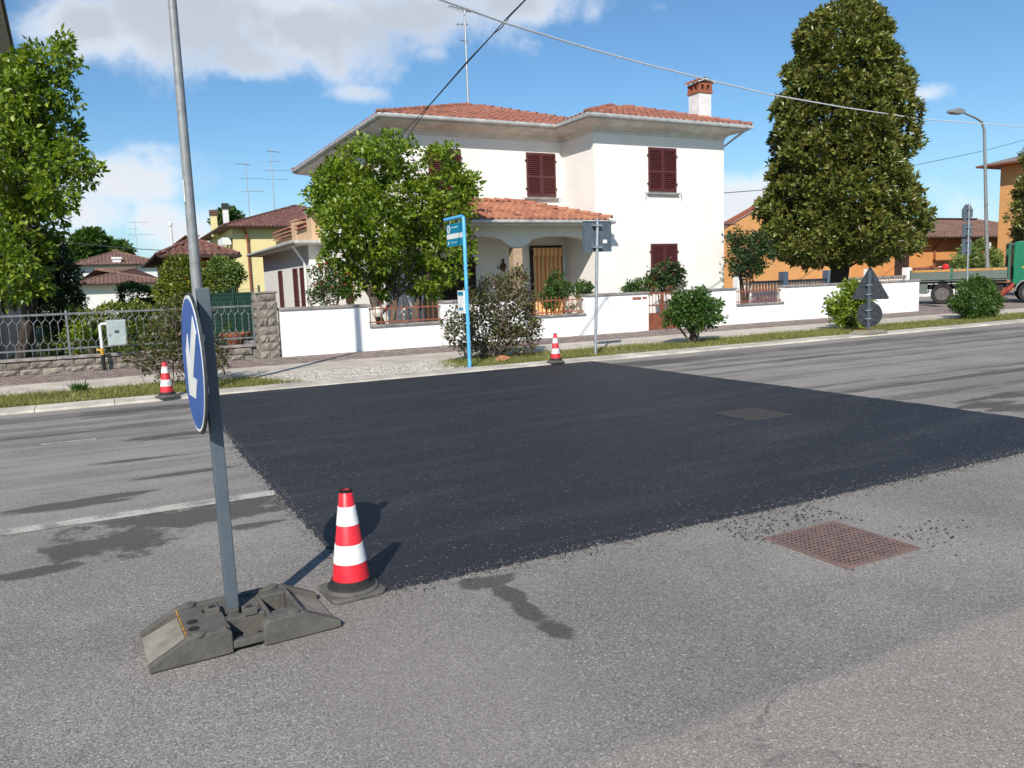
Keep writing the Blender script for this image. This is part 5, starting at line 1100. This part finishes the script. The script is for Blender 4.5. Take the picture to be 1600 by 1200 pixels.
tree('green_shrub', 'light green bushy shrub between the truck and the orange building', 'bush', (47.2, 30, 0), B, 'leaf_lightgreen', (47.2, 30, 1.4), .06, dict(per_m2=9, cr=.3, per=22, L=.2, aspect=.45))

# ------------------------------------------------------------------ parked flatbed truck
tr = thing('flatbed_truck', 'green flatbed truck with grey dropside body parked behind the verge', 'truck', (0, 0, 0))
TX = Matrix.Translation((31.35, 21.3, .018)) @ Matrix.Rotation(R(-56), 4, 'Z')     # rear axle at origin, cab towards +x, visible side at -y
CABP = ('cab', 'side_window', 'yellow_stripe', 'windscreen', 'bumper', 'mirror')
def TB(mb, name, m_, par=tr, **k_): return mb.build(name, m_, par, xf=TX @ Matrix.Translation((-.7 if name in CABP else 0, 0, 0)), **k_)
TB(MB().box(-1.15, 4.1, .35, .45, .62, .82).box(-1.15, 4.1, 1.15, 1.25, .62, .82).box(-1.15, 2.3, .05, 1.75, .86, .95), 'chassis', 'black')
bed = TB(MB().box(-1.2, 2.3, -.0, 1.8, .95, 1.03), 'bed_floor', 'truck_bed')
for a, b in ((-1.2, .30), (.36, 2.3)):
    sd_ = TB(MB().box(a, b, -.045, -.005, 1.02, 1.46), 'side_panel', 'truck_bed', bev=.01)
    TB(MB().box(a+.02, b-.02, -.052, -.0455, 1.36, 1.44), 'orange_stripe', 'truck_orange', sd_)
TB(MB().box(-1.2, 2.3, 1.8, 1.84, 1.02, 1.46), 'side_panel', 'truck_bed'); TB(MB().box(-1.24, -1.2, 0, 1.8, 1.02, 1.46), 'tailgate', 'truck_bed')
TB(MB().box(.30, .36, -.06, 0, .95, 1.52), 'side_post', 'truck_frame_green')
hb = MB().box(2.32, 2.39, -.03, .06, .95, 2.45).box(2.32, 2.39, 1.74, 1.83, .95, 2.45).box(2.32, 2.39, .06, 1.74, 2.33, 2.42).box(2.325, 2.38, .06, 1.74, 1.0, 1.5)
for i in range(7): hb.box(2.34, 2.37, .25+i*.22, .28+i*.22, 1.5, 2.33)
TB(hb, 'headboard', 'truck_frame_green')
cab = TB(MB().prism([(3.2, .78), (3.2, 2.35), (3.32, 2.48), (4.55, 2.48), (4.72, 2.3), (5.0, 1.55), (5.06, .62), (4.3, .62), (4.26, .8), (4.05, .98), (3.6, .98), (3.38, .8), (3.36, .7)], .0, 1.82, 'y'), 'cab', 'truck_green', bev=.03)
TB(MB().prism([(4.0, 1.55), (4.05, 2.25), (4.5, 2.25), (4.78, 1.55)], -.012, .01, 'y'), 'side_window', 'glass_dark', cab); TB(MB().box(3.5, 4.9, -.008, .0, 1.40, 1.47), 'yellow_stripe', 'pipe_yellow', cab)
TB(MB().add([(4.73, .12, 2.27), (4.73, 1.7, 2.27), (5.0, 1.7, 1.58), (5.0, .12, 1.58)], [(0, 1, 2, 3)]), 'windscreen', 'glass_dark', cab, ); TB(MB().box(4.98, 5.12, .0, 1.82, .35, .68), 'bumper', 'truck_fender', cab)
TB(MB().box(4.72, 4.78, -.3, -.1, 1.6, 2.0).tube([(4.6, 0, 2.0), (4.75, -.2, 1.95)], .015, 6), 'mirror', 'black', cab)
for x, m_ in ((0, 0), (3.12, 1)):
    for y in (.02, 1.62):
        wl = TB(MB().lathe([(.27, .02), (.40, .0), (.43, .05), (.43, .17), (.40, .22), (.27, .2)], (x, y, .43), 28, axis='y', cap=False), 'wheel', 'tyre', smooth=True)
        TB(MB().lathe([(.27, .03), (.25, .06), (.13, .08), (.12, .03), (.05, .02)], (x, y, .43), 20, axis='y', cap=True), 'rim', 'rim', wl, smooth=True)
def fender(x, r0, r1):
    o_ = [(x+r1*math.cos(R(a)), .45+r1*math.sin(R(a))) for a in range(10, 176, 11)]; i_ = [(x+r0*math.cos(R(a)), .45+r0*math.sin(R(a))) for a in range(10, 176, 11)]; return o_+i_[::-1]
TB(MB().prism(fender(0, .50, .54), -.02, .35, 'y'), 'mudguard', 'black'); TB(MB().prism(fender(3.12, .50, .56), -.03, .3, 'y'), 'mudguard', 'truck_fender')
TB(MB().box(-1.1, -.55, .05, .5, .45, .86), 'tool_box', 'truck_bed', bev=.01); TB(MB().box(.75, 1.4, .02, .5, .5, .86), 'fuel_tank', 'truck_fender', bev=.03)
TB(MB().tube([(2.1, .1, .35), (2.4, .06, .6), (2.55, .06, .8)], [.13, .10, .07], 10), 'outrigger', 'red_paint'); TB(MB().box(1.45, 2.2, .2, .6, .5, .84), 'side_member', 'black')
TB(MB().box(-1.28, -1.22, .1, .35, .6, .78).box(-1.28, -1.22, 1.45, 1.7, .6, .78), 'tail_lamp', 'red_lamp')
TB(MB().box(-1.26, -1.2, -.0, 1.8, .36, .46), 'underrun_bar', 'rust_red')
ml = thing('warning_lamp', 'red round warning lamp lying on the truck bed', 'lamp', (0, 0, 0))
TB(MB().lathe([(.13, 0), (.14, .03), (.14, .12), (.12, .14)], (.1, .2, 1.55), 18, axis='y'), 'housing', 'truck_bed', ml); TB(MB().lathe([(.13, -.03), (.10, -.06), (.04, -.07)], (.1, .23, 1.55), 18, axis='y'), 'lens', 'red_lamp', ml); TB(MB().box(-.05, .25, .15, .4, 1.03, 1.42), 'battery_box', 'truck_bed', ml)
pl_ = thing('pipe_load', 'rusty pipe and boards lying across the truck bed', 'pipes', (0, 0, 0))
TB(MB().tube([(-1.1, .3, 1.52), (-.3, .9, 1.55)], .06, 8).tube([(-.9, .8, 1.5), (.2, .5, 1.52)], .045, 8).lathe([(.12, 0), (.14, .04), (.05, .08)], (-.4, .4, 1.56), 12), 'pipe', 'rust_red', pl_, smooth=True); TB(MB().box(-1.15, .5, .3, 1.2, 1.03, 1.47).box(.9, 2.1, .4, 1.5, 1.03, 1.4), 'boards', 'stone_block', pl_)
for t_ in (tr, ml, pl_):       # things were built in place: move each empty to the thing's own foot
    p_ = TX @ Vector({tr: (1.5, .9, 0), ml: (.1, .25, 1.03), pl_: (-.3, .7, 1.03)}[t_]); t_.location = p_
    for c_ in t_.children: c_.matrix_parent_inverse = Matrix.Translation(-p_)

# ------------------------------------------------------------------ overhead cables
def cable(name, label, pts, r, m_, ext0=0, ext1=0):
    P = [onY(*p) for p in pts]
    if ext0: P.insert(0, P[0]+(P[0]-P[1])*ext0)
    if ext1: P.append(P[-1]+(P[-1]-P[-2])*ext1)
    o = MB().tube(P, r, 6).build(name, m_, smooth=True); return tag(o, label, 'cable')
cable('overhead_cable', 'pale overhead cable sagging across the sky in front of the magnolia', [(690, 0, 11), (790, 36, 12), (900, 70, 13.2), (1000, 98, 14.3), (1100, 123, 15.4), (1200, 147, 16.5), (1320, 168, 17.8), (1440, 186, 19.1), (1600, 198, 20.8)], .018, 'cable_white', 2.2, 3.5)
hk = (X0+.12, YM-.16, 5.78)
def dark_cable(label, pts, end):
    P = [Vector(end)]+[onY(*p) for p in pts]; P.append(P[-1]+(P[-1]-P[-2])*2); return tag(MB().tube(P, .013, 6).build('overhead_cable', 'cable_dark', smooth=True), label, 'cable')
dark_cable('dark service wire dropping from the sky to the corner of the cream house', [(672, 163, 20.5), (730, 96, 18), (768, 56, 16.5), (790, 30, 15.5), (820, 0, 14.3)], (X0+.05, YM-.16, 5.92))
dark_cable('slack dark wire looping beside the service wire of the cream house', [(671, 165, 20.5), (731, 97, 18), (772, 52, 16.5), (784, 43, 15.9), (796, 26, 15.2), (820, 1, 14.2)], (X0+.2, YM-.16, 5.78))
def side_cable(label, pts): return cable('overhead_cable', label, pts, .016, 'cable_dark', .3, 1.5)
side_cable('dark cable stretched behind the magnolia towards the orange building', [(1125, 302, 26), (1190, 297, 27), (1320, 282, 29), (1440, 256, 31), (1540, 235, 33), (1600, 219, 34)])
cable('overhead_cable', 'thin dark cable in front of the far brown-roofed houses', [(80, 376, 70), (200, 388, 70), (300, 394, 70), (330, 396, 70)], .03, 'cable_dark', .6, .6)
